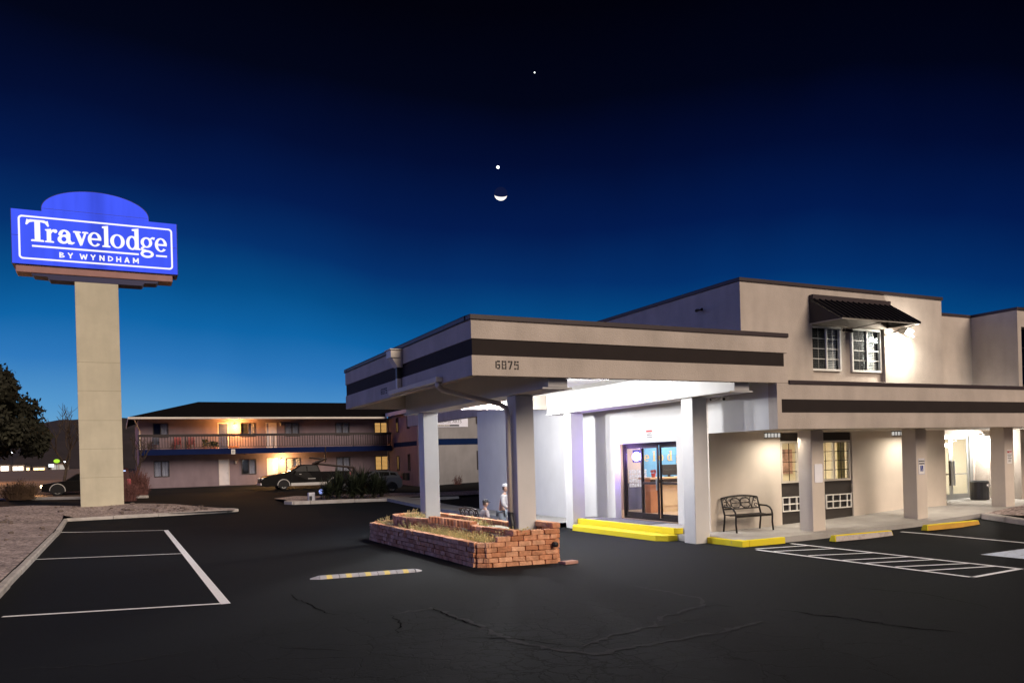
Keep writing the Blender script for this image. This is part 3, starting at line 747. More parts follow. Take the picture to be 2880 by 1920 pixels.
ob('small_print', g, SB, t)
t = thing('metal_plaque', 'shiny metal plate with rounded corners on the first walkway column', 'sign', (16.2,14.93,1.6))
ob('plate', plate(MB(),16.02,16.30,1.40,1.88,14.928,.035,.012), mat('plaque_glare',(.95,.95,.98),.25,.04,5,.25,25,metal=.15), t, bevel=.003)  # near-white base stands in for a lamp's reflection on the metal

# ------------------------------------------------------------------ the entrance canopy
can = thing('entrance_canopy', 'flat roofed drive through canopy with brown stripe and house number 6875', 'canopy', (10,18,0))
X0, X1, Y0, Y1, Z0, Z1 = 6.09, 14.2, 13.95, 23.35, 3.835, 4.90
mb = MB(); t_ = .2
for za, zb, ins in ((Z0,4.22,0),(4.22,4.54,.022),(4.54,Z1,0)):
    i = ins
    mb.box(X0+i, X1-i, Y0+i, Y0+t_, za, zb); mb.box(X0+i, X1-i, Y1-t_, Y1-i, za, zb)
    mb.box(X0+i, X0+t_, Y0+t_, Y1-t_, za, zb)
mb.box(X1-t_, X1, Y0+t_, Y1-t_, 4.29, Z1)
ob('fascia', mb, M['stucco'], can)
mb = MB()
for a, b, c, d in ((X0+.019,X1-.1,Y0+.019,Y0+.0215),(X0+.019,X0+.0215,Y0+.0215,Y1-.03)): mb.box(a,b,c,d,4.222,4.538)
ob('stripe', mb, M['stripe'], can)
mb = MB(); mb.box(X0-.03,X1+.03,Y0-.03,Y0+.24,Z1,Z1+.10); mb.box(X0-.03,X0+.24,Y0+.24,Y1-.24,Z1,Z1+.10); mb.box(X0-.03,X1+.03,Y1-.24,Y1+.03,Z1,Z1+.10); mb.box(X1-.24,X1+.03,Y0+.24,Y1-.24,Z1,Z1+.10)
mb.box(X0-.034,X0-.03,Y0,Y1,Z1+.0,Z1+.015)
ob('roof_cap', mb, M['cap'], can, bevel=.012)
mb = MB(); mb.box(X0+t_,X1-t_,Y0+t_,Y1-t_,4.30,4.4); ob('ceiling', mb, M['stucco_white'], can)
mb = MB(); mb.box(X0+t_,X1-t_,Y0+t_,Y1-t_,4.75,4.80); ob('roof', mb, M['room_dark'], can)
for xb in (7.86,12.75):
    mb = MB(); mb.box(xb,xb+.45,Y0+t_+.02,Y1-.24,3.66,4.295); bmn = ob('beam', mb, M['stucco_white'], can)
    mb = MB(); mb.box(xb-.12,xb+.57,Y0+t_+.04,Y1-.37,3.625,3.657); ob('beam_trim', mb, M['stucco_white'], bmn)
for xb in (7.86,12.75):
    for yb in (15.68,21.6):
        mb = MB(); mb.box(xb,xb+.45,yb,yb+.45,-.05,3.62); ob('column', mb, M['stucco_white'], can, bevel=.018)
# stencilled house numbers built from bars with bridges
SEG = {'6':[(0,1,0,.2),(0,.28,.26,1),(.38,1,.8,1),(.38,.62,.42,.62) if 0 else (.38,1,.42,.6),(.72,1,.24,.56)],
       '8':[(0,.44,.8,1),(.56,1,.8,1),(0,.28,.56,.76),(.72,1,.56,.76),(0,.44,.42,.54),(.56,1,.42,.54),(0,.28,.2,.38),(.72,1,.2,.38),(0,.44,0,.17),(.56,1,0,.17)],
       '7':[(0,.45,.8,1),(.55,1,.8,1)],
       '5':[(0,.44,.8,1),(.56,1,.8,1),(0,.28,.46,.76),(.38,1,.46,.64),(.72,1,.2,.42),(0,.44,0,.18),(.56,1,0,.16)]}
SEG['6'] = [(.34,1,.8,1),(0,.28,.10,.92),(.38,1,.42,.60),(.72,1,.18,.40),(.34,.9,0,.16)]
def stencil(s, x, z, h, wd, gap, place):
    mb = MB()
    for ch in s:
        for (a,b,c,d) in SEG[ch]: place(mb, x+a*wd, x+b*wd, z+c*h, z+d*h, None)
        if ch == '7': place(mb, 0,0,0,0, [(x+.62*wd,z+.78*h),(x+.98*wd,z+.78*h),(x+.5*wd,z),(x+.18*wd,z)])
        x += wd+gap
    return mb
def pl_front(mb, a, b, c, d, poly):
    if poly: mb.prism(poly,'y',Y0-.003,Y0-.0005)
    else: mb.box(a,b,Y0-.003,Y0-.0005,c,d)
def pl_left(mb, a, b, c, d, poly):
    f = lambda q: 19.83-(q)*1.0
    if poly: mb.prism([(f(p[0]),p[1]) for p in poly],'x',X0-.003,X0-.0005)
    else: mb.box(X0-.003,X0-.0005,f(b),f(a),c,d)
NUM = mat('number_black',(.025,.022,.02),.7)
ob('house_number', stencil('6875',6.585,3.965,.165,.10,.035,pl_front), NUM, can)
ob('house_number', stencil('6875',0,3.955,.15,.10,.035,pl_left), NUM, can)
# rain gutter and downpipes
mb = MB(); mb.prism([(X0-.005,3.86),(X0-.14,3.86),(X0-.16,3.95),(X0-.14,3.96),(X0-.12,3.88),(X0-.005,3.88)],'y',15.5,18.75); mb.box(X0-.15,X0-.005,15.48,15.5,3.86,3.96)
gt = ob('gutter', mb, M['cream_metal'], can)
mb = MB(); mb.box(X0-.30,X0-.004,18.0,18.36,4.68,4.86); mb.prism([(X0-.27,4.68),(X0-.004,4.68),(X0-.004,4.46),(X0-.13,4.46)],'y',18.03,18.33); mb.box(X0-.33,X0-.004,17.97,18.39,4.86,4.885)
ob('rain_head', mb, M['cream_metal'], can, bevel=.006)
mb = MB(); mb.box(X0-.12,X0-.015,18.12,18.24,4.20,4.46); ob('downpipe', mb, M['black_plastic'], can)
mb = MB(); mb.box(X0-.12,X0-.015,18.12,18.24,3.95,4.20); ob('downpipe', mb, M['cream_metal'], can)
mb = MB(); mb.tube([(X0-.07,15.6,3.86),(X0-.06,15.62,3.78),(X0+.06,15.66,3.71),(7.55,15.86,3.44),(7.72,15.88,3.36),(7.765,15.88,3.2),(7.765,15.88,1.02)],.058,10)
for k in range(6): mb.tube([(X0-.075+.02*k,15.6+.01*k,3.80-.014*k),(X0-.06+.02*k,15.6+.01*k,3.785-.014*k)],.064,8)
ob('downpipe', mb, M['cream_metal'], can, smooth=True)
mb = MB(); mb.tube([(7.765,15.88,1.04),(7.765,15.87,.9),(7.76,15.82,.82),(7.76,15.8,.55)],.068,10); ob('downpipe', mb, M['black_plastic'], can, smooth=True)
# ceiling lights under the canopy
for i, (lx, ly) in enumerate(((11.2,17.1),(10.9,22.6),(9.6,17.5),(9.2,22.6))):
    lb = ['canopy ceiling light nearest the right front column','canopy ceiling light nearest the entrance door','canopy ceiling light nearest the planter end column','canopy ceiling light nearest the far left column'][i]
    t = thing('ceiling_light', lb, 'ceiling light', (lx,ly,4.28), 'lights under the canopy ceiling')
    g = MB(); g.box(lx-.2,lx+.2,ly-.2,ly+.2,4.22,4.298); ob('housing', g, M['white_paint'], t)
    g = MB(); g.box(lx-.17,lx+.17,ly-.17,ly+.17,4.195,4.219); ob('lens', g, emit('canopy_lens',(1,.98,.94),30), t)
    light('canopy_light','POINT',(lx,ly,(3.95,3.8,3.95,3.8)[i]),(215,480,390,760)[i],(.98,.985,1),t,.09)

# ------------------------------------------------------------------ lobby contents
t = thing('reception_desk', 'wooden reception desk behind the sliding glass door', 'desk', (17.3,22,.3))
g = MB(); g.box(15.85,19.15,21.75,22.45,1.42,1.48); ob('desk_top', g, mat('desk_top',(.55,.36,.20),.35,.15,3), t, bevel=.01)
g = MB(); g.box(16.3,19.05,21.95,22.0,.5,1.42); g.box(16.3,19.05,21.97,22.0,.3,.5); ob('front_panel', g, mat('desk_front',(.68,.52,.32),.5,.06,3), t)
g = MB(); g.box(15.95,16.29,21.9,22.4,.3,1.42); ob('side_panel', g, M['wood'], t)
g = MB(); g.box(15.85,19.15,21.74,21.76,1.30,1.415); ob('apron', g, M['bronze'], t)
t = thing('computer_monitor', 'computer monitor on the reception desk', 'monitor', (16.88,22.05,1.48))
g = MB(); g.obox((16.88,22.05,1.72),.62,.04,.36,0,-.1); ob('screen_case', g, M['black_plastic'], t, bevel=.008)
g = MB(); g.obox((16.88,22.09,1.54),.07,.05,.12); g.obox((16.88,22.08,1.488),.25,.18,.015); ob('stand', g, M['black_plastic'], t)
t = thing('flower_pot', 'small red plant pot on the reception desk', 'plant', (16.2,22.05,1.48))
g = MB(); g.tube([(16.2,22.05,1.48),(16.2,22.05,1.62)],[.06,.085],12); ob('pot', g, mat('pot_red',(.35,.05,.05),.4), t)
g = MB(); rr = random.Random(2)
for k in range(24): a = rr.uniform(0,6.3); g.obox((16.2+.08*cos(a)*rr.random(),22.05+.08*sin(a),1.64+.08*rr.random()),.05,.003,.07,a,rr.uniform(-.6,.6))
ob('leaves', g, mat('pot_leaf',(.30,.07,.08),.6,.3), t)
t = thing('neon_sign', 'oval purple glowing neon sign hung inside the sliding door', 'sign', (14.36,20.4,2.2))
g = MB(); g.box(14.38,14.40,20.2,20.62,2.02,2.40); ob('back_board', g, mat('neon_board',(.02,.02,.06),.4), t)
g = MB(); g.tube([(14.36,20.40-.17*cos(a),2.2+.115*sin(a)) for a in [2*PI*k/28 for k in range(29)]],.028,6); ob('neon_ring', g, emit('neon_blue',(.35,.22,1.),26), t)
q = text_mb('OPEN',.11,(14.365,20.40,2.165),facing='-x',bold=.002); ob('lettering', q, emit('neon_white',(.75,.7,1.),16), t)
light('neon_light','POINT',(13.98,20.42,2.2),110,(.42,.28,1),t,.12)
t = thing('brochure_rack', 'rack of pale brochures behind the left door pane', 'rack', (16.7,23.6,.3))
g = MB(); g.box(16.3,17.1,23.7,23.9,.3,1.25); ob('rack_body', g, mat('rack_blue',(.08,.08,.16),.5), t)
g = MB(); rr = random.Random(6)
for i in range(4):
    for k in range(7):
        if rr.random() < .85: x = 16.32+k*.11; g.obox((x+.05,23.66-.02*i*0,1.18+i*.16),.09,.012,.14,0,.12)
ob('brochures', g, mat('brochure_paper',(.55,.58,.70),.6,.5,18), t)
light('lobby_light','AREA',(17.0,21.2,3.05),200,(1,.90,.78),None,2.2,rot=(0,0,0))
light('lobby_back_light','AREA',(18.3,23.0,3.05),80,(1,.95,.88),None,1.2,rot=(math.radians(35),0,0))
light('vestibule_light','AREA',(25.8,20.2,2.88),190,(1,.93,.82),None,2.0)
light('dining_light','AREA',(17.8,18.2,2.70),150,(1,.88,.66),None,1.8)

# ------------------------------------------------------------------ pylon sign
py = thing('pylon_sign', 'tall blue lit roadside sign with white border and serif lettering on a wide tan pillar', 'sign', (-.78,43,.4))
YF = 42.5
mb = MB(); mb.box(-1.64,.20,YF+.1,YF+1.1,.2,11.13)
o = ob('pillar', mb, mat('pylon_stucco',(.50,.465,.35),.9,.10,.7,.3,40,streak=.05,spec=.2), py, bevel=.02)
mb = MB()
for z_ in (1.9,3.25,4.6,6.0,7.35): mb.box(-1.642,.202,YF+.097,YF+1.102,z_,z_+.018)
ob_split('panel_joint', mb, mat('joint_dark',(.32,.29,.21),.9), o)
BLUE = emit('sign_blue_lit',(.055,.085,.80),1.0)
def blue_face():
    m, nt = new_mat('sign_face_lit'); L = nt.links.new
    out = N(nt,'ShaderNodeOutputMaterial'); e = N(nt,'ShaderNodeEmission'); L(e.outputs[0], out.inputs[0]); e.inputs[0].default_value = (.062,.11,1.0,1)
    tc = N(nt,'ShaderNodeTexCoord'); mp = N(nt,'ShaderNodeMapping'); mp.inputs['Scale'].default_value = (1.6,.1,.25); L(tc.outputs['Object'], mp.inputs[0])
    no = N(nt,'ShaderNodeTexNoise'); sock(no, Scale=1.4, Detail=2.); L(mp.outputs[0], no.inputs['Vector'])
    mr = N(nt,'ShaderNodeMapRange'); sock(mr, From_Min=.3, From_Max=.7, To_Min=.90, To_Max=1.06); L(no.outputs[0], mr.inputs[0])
    # dimmer band put into the emission for the shadow of the inner pole
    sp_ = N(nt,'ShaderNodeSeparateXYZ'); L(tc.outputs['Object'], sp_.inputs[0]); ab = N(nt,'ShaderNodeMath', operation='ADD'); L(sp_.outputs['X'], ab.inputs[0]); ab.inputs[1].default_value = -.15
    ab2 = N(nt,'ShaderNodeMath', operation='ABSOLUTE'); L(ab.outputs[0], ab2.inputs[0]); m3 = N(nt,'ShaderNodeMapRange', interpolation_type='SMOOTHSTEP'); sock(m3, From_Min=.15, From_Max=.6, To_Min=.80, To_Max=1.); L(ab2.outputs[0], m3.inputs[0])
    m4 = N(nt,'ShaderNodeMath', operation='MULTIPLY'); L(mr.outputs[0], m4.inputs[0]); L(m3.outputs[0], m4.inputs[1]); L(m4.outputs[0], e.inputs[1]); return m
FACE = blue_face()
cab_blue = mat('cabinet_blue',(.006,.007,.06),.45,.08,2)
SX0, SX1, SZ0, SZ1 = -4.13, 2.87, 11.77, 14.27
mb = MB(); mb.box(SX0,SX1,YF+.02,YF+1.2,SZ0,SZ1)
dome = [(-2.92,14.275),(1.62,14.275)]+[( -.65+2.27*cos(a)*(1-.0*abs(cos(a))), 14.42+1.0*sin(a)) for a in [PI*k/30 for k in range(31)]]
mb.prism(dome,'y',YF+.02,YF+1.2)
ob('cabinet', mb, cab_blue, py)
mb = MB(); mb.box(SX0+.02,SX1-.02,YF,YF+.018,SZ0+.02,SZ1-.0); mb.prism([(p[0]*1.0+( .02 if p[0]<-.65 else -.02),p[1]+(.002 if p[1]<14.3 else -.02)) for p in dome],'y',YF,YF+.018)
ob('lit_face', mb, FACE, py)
mb = MB(); mb.box(SX0+.03,SX0+.32,YF-.004,YF,13.07,13.085); mb.box(SX1-.32,SX1-.03,YF-.004,YF,13.07,13.085); mb.box(-2.86,1.56,YF-.004,YF,14.40,14.413)
for a, b in ((SX0,SX0+.015),(SX1-.015,SX1)): mb.box(a,b,YF-.02,YF,SZ0,SZ1)
ob('face_seam', mb, cab_blue, py)
mb = MB(); mb.box(-4.0,2.62,YF+.10,YF+1.1,11.42,11.77)
tr = ob('tray', mb, mat('tray_red',(.30,.15,.13),.5,.1,2), py, bevel=.03)
mb = MB(); mb.prism([(-3.4,11.42),(-3.3,11.30),(-2.75,11.28),(-2.65,11.15),(1.25,11.15),(1.35,11.28),(1.9,11.30),(2.0,11.42)],'y',YF+.15,YF+1.05)
ob('bracket', mb, cab_blue, py)
# face graphics in face coordinates: U metres from the left edge, V metres up from the bottom edge
WHITE = emit('sign_white_lit',(1,.98,.97),1.05)
class Glyph:
    """flat letters made of overlapping strokes, each a hair further out so that no two faces coincide"""
    def __init__(self, ox, oy, oz, s=1, step=.0012): self.mb = MB(); self.o = (ox,oy,oz); self.s = s; self.k = 0; self.step = step
    def poly(self, pts):
        self.k += 1; y = self.o[1]-.004-self.step*self.k
        P = [(self.o[0]+p[0]*self.s, self.o[2]+p[1]*self.s) for p in pts]
        n = len(P); self.mb.add([(p[0],y,p[1]) for p in P]+[(p[0],self.o[1],p[1]) for p in P], [tuple(range(n))]+[(i,(i+1)%n,n+(i+1)%n,n+i) for i in range(n)])
    def band(self, outer, inner):
        self.k += 1; y = self.o[1]-.004-self.step*self.k; n = len(outer)
        f = lambda p: (self.o[0]+p[0]*self.s, y, self.o[2]+p[1]*self.s)
        self.mb.add([f(p) for p in outer]+[f(p) for p in inner], [(i,i+1,n+i+1,n+i) for i in range(n-1)])
    def ring(self, cx, cy, rx, ry, ix, iy, a0=0, a1=360, dx=0, dy=0, tilt=0):
        n = max(8,int(abs(a1-a0)/8)); A = [math.radians(a0+(a1-a0)*i/n) for i in range(n+1)]
        self.band([(cx+rx*cos(a),cy+ry*sin(a)) for a in A], [(cx+dx+ix*cos(a-tilt),cy+dy+iy*sin(a-tilt)) for a in A])
    def stroke(self, pts, ws):
        pts = [Vector((p[0],p[1],0)) for p in pts]; o, i = [], []
        for k, p in enumerate(pts):
            d = (pts[min(k+1,len(pts)-1)]-pts[max(k-1,0)]).normalized(); q = Vector((-d.y,d.x,0))*ws[k]/2; o.append(p+q); i.append(p-q)
        self.band([(a.x,a.y) for a in o], [(a.x,a.y) for a in i])
    def rect(self, x0, x1, y0, y1): self.poly([(x0,y0),(x1,y0),(x1,y1),(x0,y1)])
    def foot(self, x0, x1, y, h=.07): self.poly([(x0,y),(x1,y),(x1,y+h*.75),(x1-.05,y+h),(x0+.05,y+h),(x0,y+h*.75)])
    def disc(self, cx, cy, r_): self.poly([(cx+r_*cos(2*PI*i/18),cy+r_*sin(2*PI*i/18)) for i in range(18)])
X = .64   # x-height
def letter(g, ch, x, w):
    if ch == 'T':
        c = x+w*.5; g.rect(c-.115,c+.115,.03,.93); g.foot(c-.26,c+.26,0,.09)
        g.poly([(x+.0,.76),(x+.06,.74),(x+.16,.86),(x+.30,.90),(x+w-.30,.90),(x+w-.16,.86),(x+w-.06,.72),(x+w,.74),(x+w-.05,.99),(x+w-.12,.96),(x+w-.2,1.0),(x+.2,1.0),(x+.12,.98),(x+.05,1.01)])
    if ch == 'r':
        g.rect(x+.07,x+.25,.03,X*.92); g.foot(x,x+.36,0,.08); g.poly([(x,X*.93),(x+.02,X*.84),(x+.10,X*.82),(x+.25,X*.75),(x+.25,X)])
        g.stroke([(x+.2,X*.62),(x+.28,X*.84),(x+.38,X*.92)],[.06,.10,.11]); g.disc(x+.42,X*.86,.085)
    if ch == 'a':
        g.ring(x+.23,.19,.23,.20,.10,.11,0,360,.03,.02); g.rect(x+.36,x+.53,.10,X*.72)
        g.ring(x+.29,X*.68,.24,.22,.08,.13,0,165); g.disc(x+.12,X*.68,.085)
        g.poly([(x+.36,.12),(x+.44,.0),(x+.60,-.01),(x+.71,.08),(x+.69,.11),(x+.58,.10),(x+.53,.2)])
        g.poly([(x+.2,.33),(x+.4,.40),(x+.4,.46),(x+.2,.40)])
    if ch == 'v':
        g.poly([(x+.05,X*.93),(x+.24,X*.93),(x+.38,.22),(x+.33,-.03),(x+.28,-.03)]); g.poly([(x+w-.17,X*.93),(x+w-.07,X*.93),(x+.36,-.03),(x+.32,.12)])
        g.foot(x,x+.32,X*.88,.075); g.foot(x+w-.26,x+w,X*.88,.075)
    if ch == 'e':
        g.ring(x+w*.5,X*.5,w*.5,X*.53,w*.24,X*.42,8,322,-.0,.0); g.poly([(x+.13,X*.45),(x+w*.985,X*.45),(x+w*.985,X*.58),(x+.13,X*.58)])
    if ch == 'l':
        g.rect(x+.08,x+.26,.03,.98); g.foot(x,x+.34,0,.08); g.poly([(x,.97),(x,.90),(x+.08,.88),(x+.26,.88),(x+.26,1.02)])
    if ch == 'o': g.ring(x+w*.5,X*.5,w*.5,X*.53,w*.24,X*.42)
    if ch == 'd':
        g.ring(x+w*.42,X*.48,w*.42,X*.53,w*.19,X*.40); g.rect(x+w*.60,x+w*.90,.03,.98); g.poly([(x+w*.42,.97),(x+w*.42,.90),(x+w*.6,.88),(x+w*.9,.88),(x+w*.9,1.02)]); g.foot(x+w*.60,x+w*1.02,-.005,.08)
    if ch == 'g':
        g.ring(x+w*.43,X*.60,w*.40,X*.40,w*.18,X*.28); g.stroke([(x+w*.68,X*.86),(x+w*.85,X*.97),(x+w*1.0,X*.93)],[.07,.10,.13])
        g.stroke([(x+w*.30,X*.26),(x+w*.10,X*.16),(x+w*.12,.02),(x+w*.4,-.03)],[.07,.10,.12,.12])
        g.ring(x+w*.46,-.17,w*.46,.19,w*.26,.085,0,360,0,.0)
g = Glyph(SX0, YF, SZ0)
k_ = 7.0/1528
def lx(px): return (px-97)*k_
base_v = 2.5*(1-.57)
gl = Glyph(SX0, YF-.002, SZ0+base_v, 1, .001)
for ch, a, b in (('T',222,428),('r',390,498),('a',500,665),('v',640,778),('e',772,898),('l',905,975),('o',978,1115),('d',1128,1262),('g',1262,1402),('e',1403,1522)):
    letter(gl, ch, lx(a), lx(b)-lx(a))
ob('lettering', gl.mb, WHITE, py, raw=True)
g = Glyph(SX0, YF-.002, SZ0, 1, .001)
g.rect(lx(275),lx(1246),2.5*(1-.672),2.5*(1-.638)); g.rect(lx(1412),lx(1520),2.5*(1-.672),2.5*(1-.638))
ob('underline', g.mb, WHITE, py, raw=True)
g2 = Glyph(SX0, YF-.002, SZ0+2.5*(1-.835), 1, .0008); LH, TH_ = .255, .056
def bar(x0, y0, x1, y1):
    d = Vector((x1-x0,y1-y0)).normalized(); n_ = Vector((-d.y,d.x))*TH_/2; a_ = Vector((x0,y0)); b_ = Vector((x1,y1))
    g2.poly([tuple(a_-n_),tuple(b_-n_),tuple(b_+n_),tuple(a_+n_)])
for ch, a, b in (('B',512,560),('Y',585,637),('W',693,767),('Y',790,842),('N',874,922),('D',953,1002),('H',1030,1077),('A',1106,1157),('M',1188,1244)):
    xl, xr = lx(a), lx(b); w_ = xr-xl; t2 = TH_/2
    if ch in 'BDHNM': bar(xl+t2,0,xl+t2,LH)
    if ch in 'HNM': bar(xr-t2,0,xr-t2,LH)
    if ch == 'H': bar(xl,LH/2,xr,LH/2)
    if ch == 'N': bar(xl+t2,LH-.01,xr-t2,.01)
    if ch == 'M': bar(xl+t2,LH-.01,xl+w_/2,.07); bar(xr-t2,LH-.01,xl+w_/2,.07)
    if ch == 'Y': bar(xl+t2,LH,xl+w_/2,LH*.45); bar(xr-t2,LH,xl+w_/2,LH*.45); bar(xl+w_/2,0,xl+w_/2,LH*.48)
    if ch == 'W': bar(xl+t2,LH,xl+w_*.28,0); bar(xl+w_*.28,0,xl+w_*.5,LH*.85); bar(xl+w_*.5,LH*.85,xl+w_*.72,0); bar(xl+w_*.72,0,xr-t2,LH)
    if ch == 'A': bar(xl+t2,0,xl+w_/2,LH); bar(xr-t2,0,xl+w_/2,LH); bar(xl+w_*.25,LH*.3,xr-w_*.25,LH*.3)
    if ch == 'D': g2.ring(xl+t2,LH/2,w_-t2,LH/2,w_-t2-TH_,LH/2-TH_*.9,-90,90)
    if ch == 'B': g2.ring(xl+t2,LH*.745,w_*.78-t2+.01,LH*.255,w_*.78-t2-TH_+.012,LH*.255-TH_*.8,-90,90); g2.ring(xl+t2,LH*.27,w_-t2,LH*.27,w_-t2-TH_,LH*.27-TH_*.8,-90,90)
ob('lettering', g2.mb, WHITE, py, raw=True)
def rrect(x0,x1,y0,y1,r_,n=8):
    pts = []
    for cx, cy, a0 in ((x1-r_,y1-r_,0),(x0+r_,y1-r_,90),(x0+r_,y0+r_,180),(x1-r_,y0+r_,270)):
        for k in range(n+1): a = math.radians(a0+90*k/n); pts.append((cx+r_*cos(a),cy+r_*sin(a)))
    return pts+[pts[0]]
g = Glyph(SX0, YF-.002, SZ0, 1, .001)
g.band(rrect(.28,6.78,2.5*(1-.908),2.5*(1-.104),.17), rrect(.36,6.70,2.5*(1-.908)+.08,2.5*(1-.104)-.08,.10))
ob('border', g.mb, WHITE, py, raw=True)
# lettering on the lobby's blue wall
gl = Glyph(0, 23.955, 2.02, .36, .002)
for ch, x, w_ in (('e',47.8,.6),('l',48.85,.32),('o',49.55,.62),('d',50.65,.62),('g',51.75,.64),('e',52.8,.6)): letter(gl, ch, x, w_)
ob('wall_lettering', gl.mb, mat('letter_cream',(.70,.46,.20),.6,.05), lob, raw=True)

# ------------------------------------------------------------------ brick planter
pl = thing('brick_planter', 'long two tier planter of red brown split face blocks around two canopy columns', 'planter', (7.4,18.5,0))
def brick_mat(name, c1, c2):
    m, nt = new_mat(name); L = nt.links.new
    out = N(nt,'ShaderNodeOutputMaterial'); bs = N(nt,'ShaderNodeBsdfPrincipled'); L(bs.outputs[0], out.inputs[0]); sock(bs, Roughness=.9)
    bs.inputs['Specular IOR Level'].default_value = .2
    ge = N(nt,'ShaderNodeNewGeometry'); tc = N(nt,'ShaderNodeTexCoord')
    cr = N(nt,'ShaderNodeValToRGB'); cr.color_ramp.elements[0].color = (*c1,1); cr.color_ramp.elements[1].color = (*c2,1); L(ge.outputs['Random Per Island'], cr.inputs[0])
    no = N(nt,'ShaderNodeTexNoise'); sock(no, Scale=9., Detail=6.); L(tc.outputs['Object'], no.inputs['Vector'])
    mr = N(nt,'ShaderNodeMapRange'); sock(mr, From_Min=.3, From_Max=.7, To_Min=.7, To_Max=1.25); L(no.outputs[0], mr.inputs[0])
    vm = N(nt,'ShaderNodeVectorMath', operation='SCALE'); L(cr.outputs[0], vm.inputs[0]); L(mr.outputs[0], vm.inputs['Scale']); L(vm.outputs[0], bs.inputs['Base Color'])
    nb = N(nt,'ShaderNodeTexNoise'); sock(nb, Scale=28., Detail=4.); L(tc.outputs['Object'], nb.inputs['Vector'])
    b = N(nt,'ShaderNodeBump'); sock(b, Strength=.6, Distance=.03); L(nb.outputs[0], b.inputs['Height']); L(b.outputs[0], bs.inputs['Normal']); return m
M['brick'] = brick_mat('planter_brick',(.50,.205,.10),(.76,.42,.25))
rb = random.Random(11)
def courses(pts, z0, n, h=.105, lw=.29, dp=.18, setback=.008, closed=False, first=0):
    """courses of rough blocks along a polyline"""
    mb = MB()
    for c in range(n):
        off = (lw/2 if (c+first)%2 else 0)
        for a, b in zip(pts[:-1], pts[1:]):
            a = Vector((a[0],a[1],0)); b = Vector((b[0],b[1],0)); d = b-a; Ln = d.length; d.normalize(); ang = math.atan2(d.y,d.x); nrm = Vector((-d.y,d.x,0))
            p = -off
            while p < Ln-.02:
                q0, q1 = max(0,p), min(Ln,p+lw+rb.uniform(-.02,.02)); p = q1 if q1 > p else p+lw
                if q1-q0 < .05: continue
                cpt = a+d*((q0+q1)/2)+nrm*(setback*c+rb.uniform(-.009,.009))
                n0 = len(mb.v); mb.obox((cpt.x,cpt.y,z0+h*(c+.5)), q1-q0-.012, dp+rb.uniform(-.012,.012), h-.008, ang+rb.uniform(-.02,.02))
                for i in range(n0,len(mb.v)): v = mb.v[i]; mb.v[i] = (v[0]+rb.uniform(-.010,.010),v[1]+rb.uniform(-.010,.010),v[2]+rb.uniform(-.006,.006))
    return mb
OUT = [(8.42,15.4),(8.30,14.78),(6.86,14.99),(6.63,15.17),(6.62,17.5),(6.58,20),(6.56,22.6),(6.75,23.0),(7.9,22.9),(8.45,22.6)]
w_ = courses([OUT[2],OUT[3],OUT[4],OUT[5],OUT[6]], -.02, 5, setback=-.004)
ob('lower_wall', MB().add([(v[0],v[1],v[2]) for v in w_.v], w_.f), M['brick'], pl, bevel=.012)
mb = courses([(8.30,14.78),(6.74,15.035)], -.02, 5, setback=-.006)
for (xa, xb_, c) in ((7.0,8.32,5),(7.35,8.33,6)):
    e = courses([(xb_,14.80+.012*c),(xa,15.02-(xa-6.8)*.14+.012*c)], -.02+.105*c, 1, first=c); mb.add(e.v, e.f)
ob('end_wall', mb, M['brick'], pl, bevel=.012)
mb = courses([(8.45,22.6),(8.43,15.3),(8.32,14.85)], -.02, 7, setback=0.)
e = courses([(6.75,23.0),(8.45,22.7)], -.02, 5); mb.add(e.v, e.f)
ob('rear_wall', mb, M['brick'], pl, bevel=.012)
mb = courses([(7.45,14.98),(7.25,16.6),(7.42,17.1)], .42, 3, lw=.3); e = courses([(7.40,17.0),(7.3,18.6),(7.25,19.6)], .42, 2, lw=.25); mb.add(e.v, e.f)
for k in range(13):
    y = 17.05+k*.2; mb.obox((7.34-.006*k,y,.72), .20, .105, .16, .12, 0, 0)
e = courses([(7.27,19.6),(7.0,20.5),(6.98,21.4),(7.2,22.3),(7.9,22.5)], .42, 3, lw=.28); mb.add(e.v, e.f)
ob('upper_wall', mb, M['brick'], pl, bevel=.012); mb = MB()
for k in range(5): mb.obox((8.36,15.0+.0*k+.27*k,.78), .19, .24, .11, .03*k)
ob('coping', mb, M['brick'], pl, bevel=.012)
SOIL = mat('planter_soil',(.44,.41,.33),.95,.35,6,.8,25)
rs = random.Random(21)
mb = MB(); mb.grid(frange(6.65,7.36,.12)+[7.36], frange(15.05,22.9,.25), lambda x,y: .42+.03*sin(x*9+y*3)+rs.uniform(-.015,.015))
mb.grid(frange(7.2,8.4,.15), frange(14.95,22.6,.25), lambda x,y: .60+.02*sin(x*7+y*4)+rs.uniform(-.012,.012))
ob('soil', mb, SOIL, pl, smooth=True)
mb = MB(); mb.cyl((8.20,14.76,.40),.055,.15,14,'y'); v0 = mb.v; mb.v = [(v[0],v[1]-.14,v[2]) for v in v0]; ob('drain_pipe', mb, M['black_plastic'], pl, smooth=True)
t = tag(ob('paving_block', MB().obox((8.38,14.42,.035),.34,.20,.06,.15), mat('block_pink',(.45,.25,.2),.9,.15,8,.3), bevel=.008), 'loose flat pink block lying on the asphalt at the planter corner', 'paving block')

